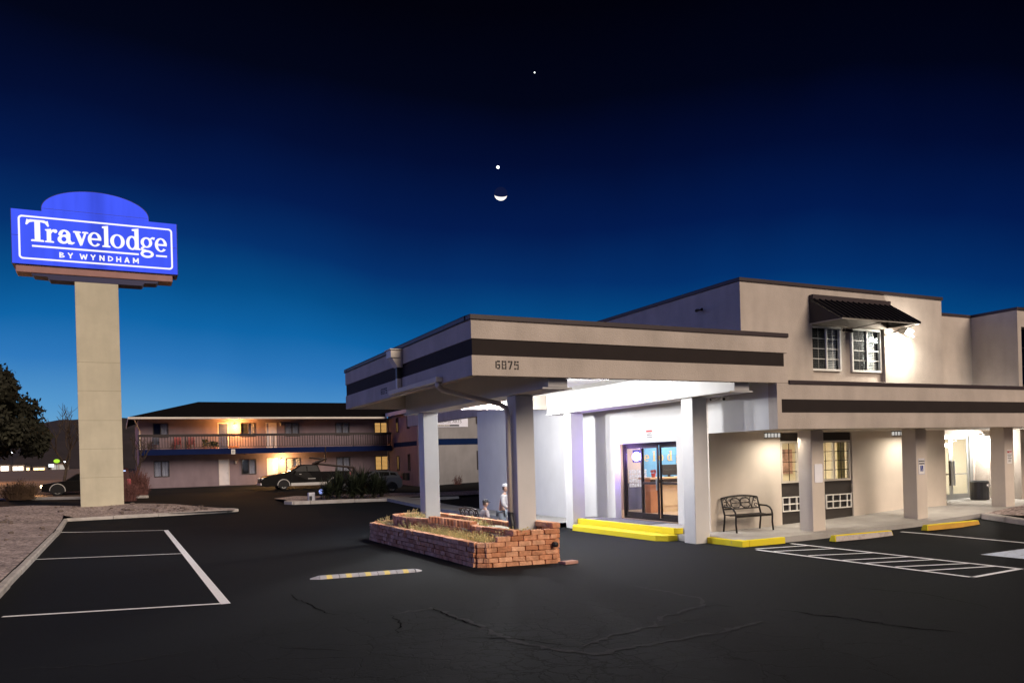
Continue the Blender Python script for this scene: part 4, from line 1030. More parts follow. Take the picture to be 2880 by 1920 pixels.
# dried plants in the planter
STALK = [mat('stalk_straw',(.75,.60,.28),.9,.35,20), mat('stalk_olive',(.52,.46,.20),.9,.35,20)]
def dry_plant(x, y, z, h, n, sp, rr, m):
    mb = MB()
    for i in range(n):
        a = rr.uniform(0,2*PI); r0 = sp*math.sqrt(rr.random()); hh = h*rr.uniform(.25,1)*(1.15-.5*r0/sp)
        lean = rr.uniform(0,.10); b_ = rr.uniform(0,2*PI)
        p0 = Vector((x+r0*.8*cos(a),y+r0*1.3*sin(a),z-.02)); p2 = p0+Vector((lean*cos(b_)+.10*r0/sp*cos(a),lean*sin(b_)+.10*r0/sp*sin(a),hh)); p1 = (p0+p2)/2+Vector((rr.uniform(-.02,.02),rr.uniform(-.02,.02),hh*.1))
        mb.tube([p0,p1,p2],[.0035,.003,.002],3,False)
        for k in range(4):
            q = p0.lerp(p2, rr.uniform(.1,.95)); b = rr.uniform(0,6.3); s = rr.uniform(.012,.03)
            mb.add([q,q+Vector((s*cos(b),s*sin(b),s*.5)),q+Vector((s*.4*cos(b+1.2),s*.4*sin(b+1.2),s))],[(0,1,2)])
        if rr.random() < .55: mb.ball(tuple(p2), rr.uniform(.008,.016), 5, 4)
    return mb
rp = random.Random(31)
spots = [(6.95,22.3,.44,.36),(6.9,20.3,.44,.36),(7.0,19.6,.44,.34),(6.92,18.9,.44,.28),(7.0,18.3,.44,.36),(6.95,17.7,.44,.34),(7.02,17.15,.44,.35),(6.98,16.65,.44,.32),(7.05,16.15,.44,.36),(7.1,15.7,.44,.38),(7.18,15.35,.44,.34),(7.6,15.3,.62,.26),(7.68,17.9,.62,.36),(7.62,17.3,.62,.34),(7.5,21.6,.62,.40),(7.3,21.0,.62,.36)]
plb = ['straw coloured tuft at the far left end of the planter','dry tuft beside the far column on the lower planter tier','dry yellow tuft second from the far column, lower tier','short pale tuft in the left half of the lower tier','dry yellow tuft below the toothed brick edge, far side','dry tuft in the middle of the lower planter tier','dry tuft below the near end of the toothed brick edge','dry tuft just right of the planter middle, lower tier','tall dry tuft on the lower tier below the low inner wall','dense dry tuft near the front corner of the lower tier','sparse dry tuft in the front corner of the lower tier','small dry tuft against the near canopy column','bushy dry tuft behind the toothed edge on the upper tier','dry tuft on the upper tier left of the black downpipe','dry tuft behind the far canopy column in the upper bed','dry tuft in front of the far canopy column in the upper bed']
for i, (x, y, z_, h) in enumerate(spots):
    o = ob('dry_plant', dry_plant(x, y, z_, h*.72, 85, .28, rp, 0), STALK[i%2], raw=True)
    tag(o, plb[i], 'plant', 'dry plants in the brick planter')

# ------------------------------------------------------------------ benches
def bench(label, loc, rz):
    """local frame: back along +Y side, seat facing -Y, 1.25 m wide"""
    t = thing('park_bench', label, 'bench', (0,0,0), 'black metal benches with scroll backs')
    w_ = .62; mm = M['black_metal']
    for s in (-1,1):
        g = MB(); g.tube([(s*w_,.26,0),(s*w_,.22,.25),(s*w_,.20,.42),(s*w_,.26,.62),(s*w_,.33,.86)],.024,8); ob('leg', g, mm, t, smooth=True)
        g = MB(); g.tube([(s*w_,-.24,0),(s*w_,-.21,.22),(s*w_,-.22,.42),(s*w_,-.20,.52),(s*w_,-.13,.60),(s*w_,-.02,.64),(s*w_,.25,.65)],.024,8); ob('leg', g, mm, t, smooth=True)
    g = MB()
    for k in range(9): y = -.22+.052*k; g.box(-w_,w_,y-.019,y+.019,.415+.004*abs(k-4),.43+.004*abs(k-4))
    g.box(-w_,w_,-.245,-.225,.385,.435); ob('seat', g, mm, t)
    g = MB(); Yb = lambda z_: .20+(z_-.42)*.295
    g.tube([(w_*q/6,Yb(.87+.055*(1-(q/6)**2)),.86+.06*(1-(q/6)**2)) for q in range(-6,7)],.024,8)
    g.tube([(-w_,Yb(.58),.58),(w_,Yb(.58),.58)],.020,8)
    z_ = .73
    for cx in (-.17,.17):
        for cz in (z_-.055,z_+.055):
            g.tube([(cx+.17*cos(a),Yb(cz+.06*sin(a)),cz+.06*sin(a)) for a in [2*PI*k/20 for k in range(21)]],.0125,5)
        g.tube([(cx+.16*cos(a),Yb(z_+.145*sin(a)),z_+.145*sin(a)) for a in [2*PI*k/20 for k in range(21)]],.0125,5)
    for s in (-1,1):
        g.tube([(s*(.40+.07*cos(a)),Yb(z_+.14*sin(a)),z_+.14*sin(a)) for a in [PI/2+PI*k/12 if s > 0 else -PI/2+PI*k/12 for k in range(13)]],.0125,5)
        for q in (-.07,.07): g.tube([(s*(.52+.05*cos(a)),Yb(z_+q+.04*sin(a)),z_+q+.04*sin(a)) for a in [2*PI*k/12 for k in range(11)]],.0125,5)
        g.tube([(s*.34,Yb(.60),.60),(s*.50,Yb(.87),.87)],.012,5)
    ob('backrest', g, mm, t, smooth=True)
    t.location = loc; t.rotation_euler = (0,0,rz); return t
bn = bench('black metal bench with scroll back on the walkway against the motel wall', (14.74,15.98,.175), 0)
clone(bn, (8.98,20.35,.0), PI/2, 'black metal bench seen from behind between the planter and the seated person')
# bench 2 faces +X: back towards -X

# ------------------------------------------------------------------ people under the canopy
def skin_mesh(name, verts, edges, m, parent, sub=2):
    me = bpy.data.meshes.new(name); o0 = ORG[parent.name]
    me.from_pydata([tuple(Vector(v[:3])-o0) for v in verts], edges, [])
    o = bpy.data.objects.new(name, me); COL.objects.link(o)
    sk_ = o.modifiers.new('s','SKIN'); ss = o.modifiers.new('b','SUBSURF'); ss.levels = sub; ss.render_levels = sub
    for i, v in enumerate(verts):
        sv = me.skin_vertices[0].data[i]; sv.radius = (v[3], v[4] if len(v) > 4 else v[3]); sv.use_root = (i == 0)
    dg = bpy.context.evaluated_depsgraph_get(); me2 = bpy.data.meshes.new_from_object(o.evaluated_get(dg))
    bpy.data.objects.remove(o); bpy.data.meshes.remove(me)
    for p in me2.polygons: p.use_smooth = True
    me2.materials.clear(); me2.materials.append(m); me2.name = name
    return me2
def chain(V, E, start, pts):
    last = start
    for p in pts:
        V.append(p); i = len(V)-1
        if last is not None: E.append((last,i))
        last = i
    return last
def person(label, loc, rz, pose, shirt, trousers, cap, brim=True, sc_=.86):
    t = thing('person', label, 'person', (0,0,0))
    sit = pose == 'sit'
    hp = .50 if sit else .86          # pelvis height
    lean = .06 if sit else .12
    sh = hp+.50; nk = sh+.08
    F = -1                             # faces local -Y
    yk = lambda k: F*lean*k
    V, E = [], []
    V.append((0,0,hp,.14,.11)); sp1 = chain(V,E,0,[(0,yk(.3),hp+.22,.135,.10),(0,yk(.7),sh-.08,.155,.105)])
    top = chain(V,E,sp1,[(0,yk(.9),sh+.02,.075,.07),(0,yk(1.1),nk+.03,.055,.055)])
    hands = []
    for s in (-1,1):
        if sit: arm = [(s*.17,yk(.8),sh-.03,.062),(s*.235,yk(.5)-.02,sh-.28,.047),(s*.20,F*.24,hp+.16,.036)]
        else: arm = [(s*.17,yk(.8),sh-.03,.062),(s*.25,yk(.4)-.06,sh-.28,.047),(s*.20,F*.32,sh-.42,.036)]
        e = chain(V,E,sp1,arm); hx, hy, hz = arm[-1][:3]
        pm = chain(V,E,e,[(hx,hy+F*.07,hz-.01,.034,.02)])
        for k in range(4):
            fx = hx+(k-1.5)*.019; ln = (.07,.085,.08,.06)[k]
            chain(V,E,pm,[(fx,hy+F*.10,hz-.012,.009),(fx,hy+F*(.10+ln*.5),hz-.025,.0085),(fx,hy+F*(.10+ln*.8),hz-.05,.008)])
        chain(V,E,pm,[(hx-s*.035,hy+F*.075,hz,.010),(hx-s*.045,hy+F*.11,hz-.02,.009)])
        if sit: leg = [(s*.10,-.02,hp-.03,.095),(s*.12,F*.42,hp+.0,.07),(s*.12,F*.44,.28,.055),(s*.12,F*.42,.07,.042),(s*.13,F*.52,.035,.04,.03),(s*.13,F*.60,.025,.035,.022)]
        else: leg = [(s*.10,0,hp-.06,.095),(s*.11,F*.04,.48,.066),(s*.11,.0,.08,.044),(s*.12,F*.10,.035,.04,.03),(s*.12,F*.18,.025,.035,.022)]
        chain(V,E,0,leg)
    body = skin_mesh('body', V, E, M['skin'], t)
    # head: shaped sphere joined to the body mesh
    hm = MB(); hc = Vector((0,yk(1.1)-.015,nk+.14)); n_, m_ = 16, 12
    hm.ball((0,0,0),1,n_,m_)
    P = []
    for v in hm.v:
        x, y, z_ = v; sx_, sy_, sz_ = .075,.095,.115
        if z_ < -.2: sx_ *= 1+.35*(z_+.2); sy_ *= 1+.2*(z_+.2)
        P.append(hc+Vector((x*sx_, y*sy_, z_*sz_)))
    face = F
    f2 = MB().add(P, hm.f)
    f2.add([hc+Vector((0,face*.118,-.015)),hc+Vector((-.016,face*.085,-.03)),hc+Vector((.016,face*.085,-.03)),hc+Vector((0,face*.086,.03))],[(0,1,3),(0,3,2),(0,2,1)])   # nose
    for s in (-1,1): f2.ball(tuple(hc+Vector((s*.076,.005,-.005))),.03,8,6,.35,.7,1.1)           # ears
    bm = bmesh.new(); bm.from_mesh(body); tmp = bpy.data.meshes.new('h'); tmp.from_pydata([tuple(p) for p in f2.v],[],f2.f); bm.from_mesh(tmp); bpy.data.meshes.remove(tmp)
    bmesh.ops.recalc_face_normals(bm, faces=bm.faces)
    for f in bm.faces: f.smooth = True
    bm.to_mesh(body); bm.free()
    o = bpy.data.objects.new('body', body); COL.objects.link(o); o.parent = t; ORG[o.name] = Vector()
    g = MB()
    for s in (-1,1): g.ball(tuple(hc+Vector((s*.030,face*.083,.012))),.011,8,6)
    ob_split('eye', g, M['black_plastic'], t); g = MB(); g.obox(tuple(hc+Vector((0,face*.088,-.058))),.045,.012,.008); ob('mouth', g, mat('lips',(.35,.15,.13),.6), t)
    V, E = [], []
    V.append((0,0,hp-.02,.155,.125)); s1 = chain(V,E,0,[(0,yk(.3),hp+.22,.15,.115),(0,yk(.7),sh-.08,.17,.12)]); chain(V,E,s1,[(0,yk(.9),sh+.0,.085,.08)])
    for s in (-1,1):
        if sit: chain(V,E,s1,[(s*.17,yk(.8),sh-.03,.076),(s*.235,yk(.5)-.02,sh-.26,.062),(s*.215,F*.17,hp+.2,.052)])
        else: chain(V,E,s1,[(s*.17,yk(.8),sh-.03,.076),(s*.25,yk(.4)-.06,sh-.27,.062),(s*.22,F*.25,sh-.38,.052)])
    me = skin_mesh('shirt', V, E, shirt, t); o = bpy.data.objects.new('shirt', me); COL.objects.link(o); o.parent = t
    V, E = [], []
    V.append((0,0,hp-.02,.15,.12))
    for s in (-1,1):
        if sit: chain(V,E,0,[(s*.10,-.02,hp-.03,.105),(s*.12,F*.42,hp+.0,.082),(s*.12,F*.44,.28,.07),(s*.12,F*.42,.10,.062)])
        else: chain(V,E,0,[(s*.10,0,hp-.06,.108),(s*.11,F*.04,.48,.08),(s*.11,0,.10,.064)])
    me = skin_mesh('trousers', V, E, trousers, t); o = bpy.data.objects.new('trousers', me); COL.objects.link(o); o.parent = t
    g = MB(); n_ = 16
    rows_ = [(1.06,.045),(1.06,.075),(.98,.105),(.75,.13),(.35,.142),(.02,.146)]
    vs = [tuple(hc+Vector((.079*q*cos(2*PI*k/n_), .10*q*sin(2*PI*k/n_), z_))) for q, z_ in rows_ for k in range(n_)]
    g.add(vs, [(j*n_+k,j*n_+(k+1)%n_,(j+1)*n_+(k+1)%n_,(j+1)*n_+k) for j in range(len(rows_)-1) for k in range(n_)])
    if brim:
        vs = []
        for k in range(9):
            a = -PI*.12+(-PI+PI*.24)*k/8
            vs += [tuple(hc+Vector((.083*cos(a),.104*sin(a)*(-F),.05))), tuple(hc+Vector((.085*cos(a),-.02*F*0+ (.20*sin(a))*(-F),.042)))]
        g.add(vs+[(v[0],v[1],v[2]-.008) for v in vs], [(2*i,2*i+1,2*i+3,2*i+2) for i in range(8)]+[(18+2*i,18+2*i+2,18+2*i+3,18+2*i+1) for i in range(8)]+[(2*i+1,18+2*i+1,18+2*i+3,2*i+3) for i in range(8)])
    ob('cap', g, cap, t, smooth=True)
    g = MB(); vs = [tuple(hc+Vector((.078*cos(a),.098*sin(a),z_))) for z_ in (-.05,.0,.05) for a in [.05*PI+PI*.9*k/10 for k in range(11)]]
    g.add(vs, [(j*11+k,j*11+k+1,(j+1)*11+k+1,(j+1)*11+k) for j in range(2) for k in range(10)]); ob('hair', g, mat('hair_brown',(.10,.07,.055),.8,.2,30), t, smooth=True)
    t.location = loc; t.rotation_euler = (0,0,rz); t.scale = (sc_,sc_,sc_); return t
person('seated person in a dark peaked cap and grey top on the bench behind the planter', (8.98,20.05,-.03), PI/2, 'sit', mat('shirt_grey',(.42,.38,.40),.9,.15,8), mat('trousers_bluegrey',(.18,.22,.26),.9,.15,8), mat('cap_dark',(.05,.05,.06),.8))
person('stooping person in a white cap and pale grey shirt standing behind the planter', (9.55,20.1,0.0), .9, 'stand', mat('shirt_pale',(.55,.55,.56),.9,.12,14), mat('trousers_pale',(.22,.27,.33),.9,.1,8), mat('cap_white',(.75,.75,.75),.8,.05), False, .90)

# ------------------------------------------------------------------ wheel stops, speed bump, bin
def wheel_stop(label, x0, x1, y, rz, facemat):
    z_ = G((x0+x1)/2,y); t = thing('wheel_stop', label, 'wheel stop', ((x0+x1)/2,y,z_), 'concrete wheel stops')
    Ln = x1-x0; cx = (x0+x1)/2
    g = MB(); g.prism([(-.095,0),(.095,0),(.065,.145),(-.065,.145)],'x',-Ln/2,Ln/2)
    g.v = [(v[0]*(1-.03*(v[2]>.1)),v[1],v[2]) for v in g.v]
    g.v = [(cx+v[0]*cos(rz)-v[1]*sin(rz), y+v[0]*sin(rz)+v[1]*cos(rz), v[2]+z_) for v in g.v]
    ob('block', g, M['yellow'], t, bevel=.012)
    g = MB(); g.add([(-Ln/2+.03,-.0975,.004),(Ln/2-.02,-.0975,.004),(Ln/2-.05,-.0722,.128),(-Ln/2+.05,-.0722,.128)],[(0,1,2,3)])
    g.v = [(cx+v[0]*cos(rz)-v[1]*sin(rz), y+v[0]*sin(rz)+v[1]*cos(rz), v[2]+z_) for v in g.v]
    ob('front_face', g, facemat, t); return t
wheel_stop('yellow topped wheel stop with worn bare concrete front, nearer the steps', 15.40, 17.45, 13.86, .0, M['stopface'])
wheel_stop('wheel stop painted orange yellow all over, nearer the glass double doors', 18.55, 20.75, 13.75, .02, mat('orange_paint',(.55,.30,.04),.7,.1,4,.2))
t = thing('speed_bump', 'grey rubber speed bump with yellow stripes lying on the asphalt', 'speed bump', (4.35,15.4,0))
sec = [(-.15,0),(-.12,.03),(-.05,.052),(.05,.052),(.12,.03),(.15,0)]
L0, L1 = Vector((3.27,15.60)), Vector((5.47,15.37)); dd = (L1-L0).normalized(); nn = Vector((-dd.y,dd.x))
def bump_seg(a, b, sc0=1, sc1=1):
    vs = []
    for q, s_ in ((a,sc0),(b,sc1)):
        c = L0+dd*q
        for y_, z_ in sec: p = c+nn*y_*s_; vs.append((p.x,p.y,max(.001,z_*s_)))
    return MB().add(vs, [(i,i+1,7+i,6+i) for i in range(5)]+[(5,4,3,2,1,0),(6,7,8,9,10,11)])
GR = mat('bump_grey',(.42,.42,.47),.75,.15,8,.3,60); YE = mat('bump_yellow',(.75,.62,.22),.7,.1,20,.3,60)
Lb = (L1-L0).length; q = bump_seg(0,.17,.25,1); e = bump_seg(Lb-.14,Lb,1,.3); q.add(e.v,e.f); ob('end_cap', q, M['rubber'] if 0 else GR, t)
gb, yb_ = MB(), MB(); x = .18; n_ = 5; seg = (Lb-.33)/n_
for k in range(n_):
    a = .18+seg*k
    for (p0,p1,tgt) in ((0,.33,gb),(.33,.62,yb_),(.62,.97,gb)):
        e = bump_seg(a+seg*p0, a+seg*p1); tgt.add(e.v,e.f)
ob_split('rubber_section', gb, GR, t); ob_split('yellow_stripe', yb_, YE, t)
t = thing('trash_bin', 'dark rounded litter bin with bright opening beside the glass double doors', 'bin', (26.25,17.3,.40))
g = MB(); g.tube([(26.25,17.3,.40),(26.25,17.3,.46),(26.25,17.3,1.02)],[.27,.29,.29],20); ob('bin_body', g, mat('bin_grey',(.05,.05,.055),.35,.1,4,metal=.4), t, smooth=False)
g = MB(); g.tube([(26.25,17.3,1.02),(26.25,17.3,1.07)],[.30,.26],20); ob('lid', g, M['black_plastic'], t)
g = MB(); g.ball((26.31,17.04,.90),.13,14,8,1,.35,.55); ob('opening', g, mat('bin_opening',(.6,.6,.62),.2,.1,6,metal=.6), t, smooth=True)

# ------------------------------------------------------------------ second lodging building behind the lot
lo = thing('lodging_building', 'two storey lodging block with dark hip roof and blue balcony band behind the lot', 'building', (11,65,.8))
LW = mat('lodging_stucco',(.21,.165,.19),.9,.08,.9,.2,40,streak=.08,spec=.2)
BB = mat('blue_band',(.006,.013,.06),.8,.1,1,spec=.05); WB, FB = 65.0, 63.6
wins_u = [(2.35,3.43),(8.58,9.70),(11.95,13.11),(16.01,17.19),(19.29,20.42)]
drs = [(6.91,7.69),(10.5,11.33)]
holes = [(a,b,4.58,5.66) for a,b in wins_u]+[(a,b,1.64,2.84) for a,b in wins_u]+[(a,b,3.66,5.67) for a,b in drs]+[(a,b,.86,2.86) for a,b in drs]
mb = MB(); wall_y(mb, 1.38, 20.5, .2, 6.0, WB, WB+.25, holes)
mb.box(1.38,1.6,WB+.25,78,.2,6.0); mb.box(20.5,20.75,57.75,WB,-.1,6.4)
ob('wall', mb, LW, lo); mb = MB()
wall_y(mb, 20.5, 36, -.3, 6.4, 57.5, 57.75, [(25.3,26.5,5.1,6.1),(25.3,26.5,1.5,3.0)])
ob('end_wall', mb, mat('end_wall_lit',(.27,.265,.27),.9,.1,.9,.2,40,streak=.06,spec=.1), lo)  # greyer copy of the lodging stucco: white canopy light put into the colour
mb = MB(); mb.box(1.38,20.3,FB,WB,3.24,3.28); mb.box(1.38,20.3,FB,WB,3.56,3.64)
ob('balcony_floor', mb, LW, lo)
mb = MB(); mb.box(1.36,20.3,FB-.05,FB,3.24,3.66); mb.box(1.36,1.41,FB,WB,3.24,3.66); ob('balcony_band', mb, BB, lo)
mb = MB(); mb.box(20.49,20.498,57.9,63.55,3.5,3.86); mb.box(20.5,36,57.49,57.498,3.5,3.98); ob('wall_band', mb, mat('wall_band_blue',(.004,.014,.06),.8,.15,1,spec=.05), lo)
# roof with hips, eaves and fascia
RF = mat('roof_shingle',(.006,.005,.005),.95,.2,2,.3,20,spec=.05)
mb = MB(); e0, e1 = 6.02, 7.66
mb.add([(.7,63.35,e0),(40,63.35,e0),(40,70,e1),(6.0,70,e1),(.7,79,e0)],[(0,1,2,3),(0,3,4)])
mb.add([(19.8,56.9,6.3),(40,56.9,6.3),(40,66,8.2),(26,66,8.0),(19.8,72,6.3)],[(0,1,2,3),(0,3,4)])
ob('roof', mb, RF, lo)
mb = MB(); mb.box(.68,19.9,63.32,63.36,5.88,6.02); mb.box(.68,.72,63.36,79,5.88,6.02); mb.box(19.78,19.82,56.9,63.36,6.0,6.3); mb.box(19.78,40,56.86,56.9,6.14,6.3)
ob('roof_fascia', mb, mat('fascia_white',(.60,.55,.50),.6,.1,2), lo)
mb = MB(); mb.box(.72,19.9,63.36,WB,5.9,5.93); mb.box(19.82,20.5,56.9,63.3,6.15,6.17); ob('soffit', mb, LW, lo)
mb = MB(); mb.tube([(1.1,63.45,5.85),(1.25,64.2,5.5),(1.45,64.9,5.1),(1.45,64.9,3.7)],.05,6); mb.tube([(20.4,64.93,5.9),(20.4,64.93,.7)],.05,6); ob('downpipe', mb, M['cream_metal'], lo)
DF = mat('dark_frame',(.03,.022,.022),.5)
CURT = mat('curtain_pale',(.70,.68,.74),.9,.12,12)
def backwin(x0,x1,z0,z1,lit,dark):
    f = ob('window', frame_y(MB(), x0,x1,z0,z1,WB-.03,WB+.06,.06,((x0+x1)/2,)), DF, lo)
    g = MB(); g.box(x0+.06,x1-.06,WB+.02,WB+.026,z0+.06,z1-.06); ob('pane', g, glass('pane_far',(.8,.82,.85),.06), f)
    if lit:
        g = MB(); g.box(x0,x1,WB+.22,WB+.24,z0,z1); ob('lit_interior', g, emit('lit_room',(1,.52,.15),1.1), f)
        g = MB(); zz = z0+.1
        while zz < z1-.1: g.box(x0+.06,x1-.06,WB+.09,WB+.11,zz,zz+.025); zz += .11
        ob('blind', g, mat('blind_warm',(.6,.45,.25),.8), f)
    else:
        g = MB(); g.box(x0,x1,WB+.22,WB+.24,z0,z1); ob('dark_interior', g, M['room_dark'], f)
        g = MB(); a = (x0+x1)/2 if dark else x0; vs = []
        for i in range(15): x = a+(x1-a)*i/14; vs += [(x,WB+.12+.02*sin(i*2.1),z0),(x,WB+.12+.02*sin(i*2.1),z1)]
        g.add(vs,[(2*i,2*i+2,2*i+3,2*i+1) for i in range(14)]); ob('curtain', g, CURT, f)
for i, (a, b) in enumerate(wins_u):
    backwin(a,b,4.58,5.66, i == 4, i in (0,1)); backwin(a,b,1.64,2.84, i == 4, i in (1,))
DB = mat('door_blue',(.035,.05,.13),.5); DWT = mat('door_white',(.62,.58,.60),.5,.05)
for i, (a, b) in enumerate(drs):
    for z0, z1 in ((3.66,5.67),(.86,2.86)):
        f = ob('door', MB().box(a+.06,b-.06,WB+.02,WB+.07,z0+.01,z1-.06), DB if (i == 0 and z0 > 3) else DWT, lo)
        g = MB(); g.box(a,a+.06,WB-.02,WB+.1,z0,z1); g.box(b-.06,b,WB-.02,WB+.1,z0,z1); g.box(a+.06,b-.06,WB-.02,WB+.1,z1-.06,z1); ob('door_frame', g, mat('door_trim',(.55,.50,.48),.6), f)
        g = MB()
        for px in (a+.14,(a+b)/2+.04):
            for (q0,q1) in ((.18,.85),(1.0,1.55),(1.66,1.85)): frame_y(g, px, px+(b-a)/2-.18, z0+q0, z0+q1, WB+.008, WB+.018, .018)
        ob('door_panel', g, DB if (i == 0 and z0 > 3) else DWT, f)
        g = MB(); g.ball((b-.13,WB-.0,z0+.95),.035,8,6); ob('handle', g, M['alu'], f)
# balcony railing
g = MB(); g.box(1.33,20.3,FB-.07,FB+.05,4.58,4.76); g.box(1.33,20.3,FB-.04,FB+.01,3.76,3.80); g.box(1.33,1.40,FB+.05,WB,4.62,4.74)
for x in (1.36,4.5,7.6,10.8,14.0,17.1,20.2): g.box(x-.03,x+.03,FB-.045,FB+.015,3.66,4.62)
rl = ob('balcony_railing', g, mat('rail_dark',(.018,.011,.012),.6), lo)
b0 = None; x = 1.53
while x < 20.2:
    if b0 is None:
        b0 = ob('baluster', MB().box(-.02,.02,-.02,.02,3.80,4.60), rl.data.materials[0], rl); b0.location = (0,0,0)
        me = b0.data; off = ORG[rl.name]
        for v in me.vertices: v.co += off; v.co.z -= off.z
        b0.location = (x-off.x, FB-.015-off.y, 0)
    else:
        c = b0.copy(); COL.objects.link(c); c.parent = rl; c.location = (x-off.x, FB-.015-off.y, 0)
    x += .195
# side wing windows and units
def sidewin(y0,y1,z0,z1):
    f = ob('window', (lambda g: (g.box(20.44,20.49,y0,y1,z0,z0+.06),g.box(20.44,20.49,y0,y1,z1-.06,z1),g.box(20.44,20.49,y0,y0+.06,z0,z1),g.box(20.44,20.49,y1-.06,y1,z0,z1),g)[-1])(MB()), DF, lo)
    ob('pane', MB().box(20.46,20.48,y0+.06,y1-.06,z0+.06,z1-.06), M['dark_glass'], f)
for (y0,y1,z0,z1) in ((62.2,62.75,4.7,5.9),(59.5,60.0,4.85,6.0),(62.2,62.75,1.55,2.8),(59.5,60.0,1.55,2.9)): sidewin(y0,y1,z0,z1)
for y in (59.8,60.6): g = MB(); g.box(20.25,20.49,y,y+.5,.85,1.4); ob('air_conditioner', g, M['black_plastic'], lo)
for z0,z1 in ((5.1,6.1),(1.5,3.0)):
    f = ob('window', frame_y(MB(), 25.3,26.5,z0,z1,57.47,57.55,.07,(25.9,)), DF, lo); ob('pane', MB().box(25.37,26.43,57.5,57.51,z0+.07,z1-.07), M['dark_glass'], f)
    ob('dark_interior', MB().box(25.3,26.5,57.8,57.82,z0,z1), M['room_dark'], f)
def lamp(loc, label, lit=None, col=(1,.5,.16), group='lamps on the lodging building'):
    t = thing('wall_lamp', label, 'wall lamp', loc, group); x,y,z_ = loc
    g = MB(); g.box(x-.06,x+.06,y-.05,y+.14,z_+.10,z_+.16); g.box(x-.05,x+.05,y+.10,y+.145,z_-.1,z_+.1); ob('bracket', g, M['black_metal'], t)
    g = MB(); g.tube([(x,y,z_-.10),(x,y,z_+.10)],[.05,.075],10); ob('lamp_glass', g, emit('lamp_lit',(1,.62,.25),lit) if lit else mat('lamp_glass_off',(.5,.48,.45),.3), t)
    if lit: light('lamp_light','POINT',(x,y-.45,z_-.05),720 if z_ > 4 else 470,col,t,.08)
lamp((8.19,64.84,5.40), 'glowing orange lamp on the upper balcony wall beside the blue door', 45, (1,.40,.09))
lamp((11.64,64.84,2.62), 'glowing yellow lamp beside the ground floor door behind the pickup', 45, (1,.52,.17))
lamp((8.15,64.84,2.60), 'unlit lamp on the ground floor wall beside the left white door')
lamp((11.62,64.84,5.55), 'unlit lamp on the upper wall beside the white balcony door')
t = thing('notice_board', 'small white notice hung on the blue balcony band', 'sign', (7.82,63.54,3.4)); ob('plate', MB().box(7.68,7.96,63.52,63.545,3.22,3.58), SW, t)
g = MB(); 
for k in range(4): g.box(7.72,7.92,63.515,63.52,3.30+.06*k,3.325+.06*k)
ob('small_print', g, SB, t)
tag(ob('cushion', MB().obox((7.85,63.58,3.76),.75,.16,.12), mat('orange_cloth',(.55,.16,.04),.9,.2,9), bevel=.04), 'orange cloth draped at the foot of the balcony railing', 'cloth')
# banner on the wing
bn_ = thing('wall_banner', 'pale arched banner with dark lettering SPACE on the grey end wall beyond the canopy', 'banner', (22.7,57.48,5.4))
arc = lambda x: 6.12-.30*((x-22.6)/2.0)**2
g = MB(); pts = [(20.9+3.7*i/20,arc(20.9+3.7*i/20)) for i in range(21)]+[(24.6,4.88),(20.9,4.88)]; g.prism(pts,'y',57.45,57.47); ob('cloth', g, mat('banner_cloth',(.80,.83,.95),.7,.08,2), bn_)
q = text_mb('SPACE',.60,(23.15,57.445,5.53),bold=.018,depth=.003,sx=.92); ob('lettering', q, mat('banner_navy',(.03,.035,.07),.7), bn_)
q = text_mb('VILLAGE ARTS',.36,(23.02,57.445,5.19),bold=.0,depth=.003,sx=.92); ob('lettering', q, mat('banner_grey',(.20,.21,.26),.7), bn_)
g = MB(); g.box(21.4,23.85,57.445,57.45,4.93,5.07); ob('strip', g, mat('banner_strip',(.10,.11,.13),.7), bn_)
g = MB(); x = 22.0; rr = random.Random(8)
while x < 23.0: q_ = rr.uniform(.04,.09); g.box(x,x+q_,57.44,57.445,4.955,5.045); x += q_+.035
ob('small_print', g, SW, bn_)
# balcony furniture
def chair(label, x, y, z_, m):
    t = thing('patio_chair', label, 'chair', (x,y,z_), 'chairs on the balcony')
    g = MB(); g.box(x-.24,x+.24,y-.22,y+.22,z_+.38,z_+.43); ob('seat', g, m, t, bevel=.01)
    g = MB(); g.obox((x,y+.24,z_+.68),.48,.04,.52,0,-.15); ob('backrest', g, m, t, bevel=.01)
    for sx_ in (-.21,.21):
        for sy_ in (-.19,.19): ob('leg', MB().box(x+sx_-.02,x+sx_+.02,y+sy_-.02,y+sy_+.02,z_,z_+.38), m, t)
        ob('armrest', MB().box(x+sx_-.03,x+sx_+.03,y-.2,y+.24,z_+.60,z_+.63), m, t)
chair('dark plastic chair at the left end of the balcony', 2.5, 64.2, 3.64, mat('chair_navy',(.03,.035,.07),.5))
chair('red plastic chair behind the balcony rail under the left window', 4.0, 64.2, 3.64, mat('chair_red',(.25,.03,.03),.5))
chair('small red chair right of the other red balcony chair', 4.95, 64.3, 3.64, mat('chair_red_dark',(.18,.03,.03),.5))
chair('brown metal chair standing on the ground at the inner corner of the lodging block', 19.9, 63.6, G(19.9,63.6), mat('chair_brown',(.22,.09,.07),.6))
for i, (x, s) in enumerate(((5.9,.5),(6.35,.35),(6.6,.3))):
    t = thing('potted_plant', ['tall potted plant on the balcony left of the blue door','low potted plant in the middle of the balcony pots','small potted plant nearest the blue balcony door'][i], 'plant', (x,64.1,3.64))
    ob('pot', MB().tube([(x,64.1,3.64),(x,64.1,3.86)],[.11,.15],10), mat('clay',(.35,.15,.08),.8), t)
    g = MB(); rr = random.Random(i)
    for k in range(60): a = rr.uniform(0,6.3); q = rr.random(); g.obox((x+.25*q*cos(a),64.1+.25*q*sin(a),3.86+s*rr.random()),.12,.004,.09,a,rr.uniform(-1,1))
    ob('leaves', g, mat('pot_leaves',(.06,.07,.03),.7,.3), t)

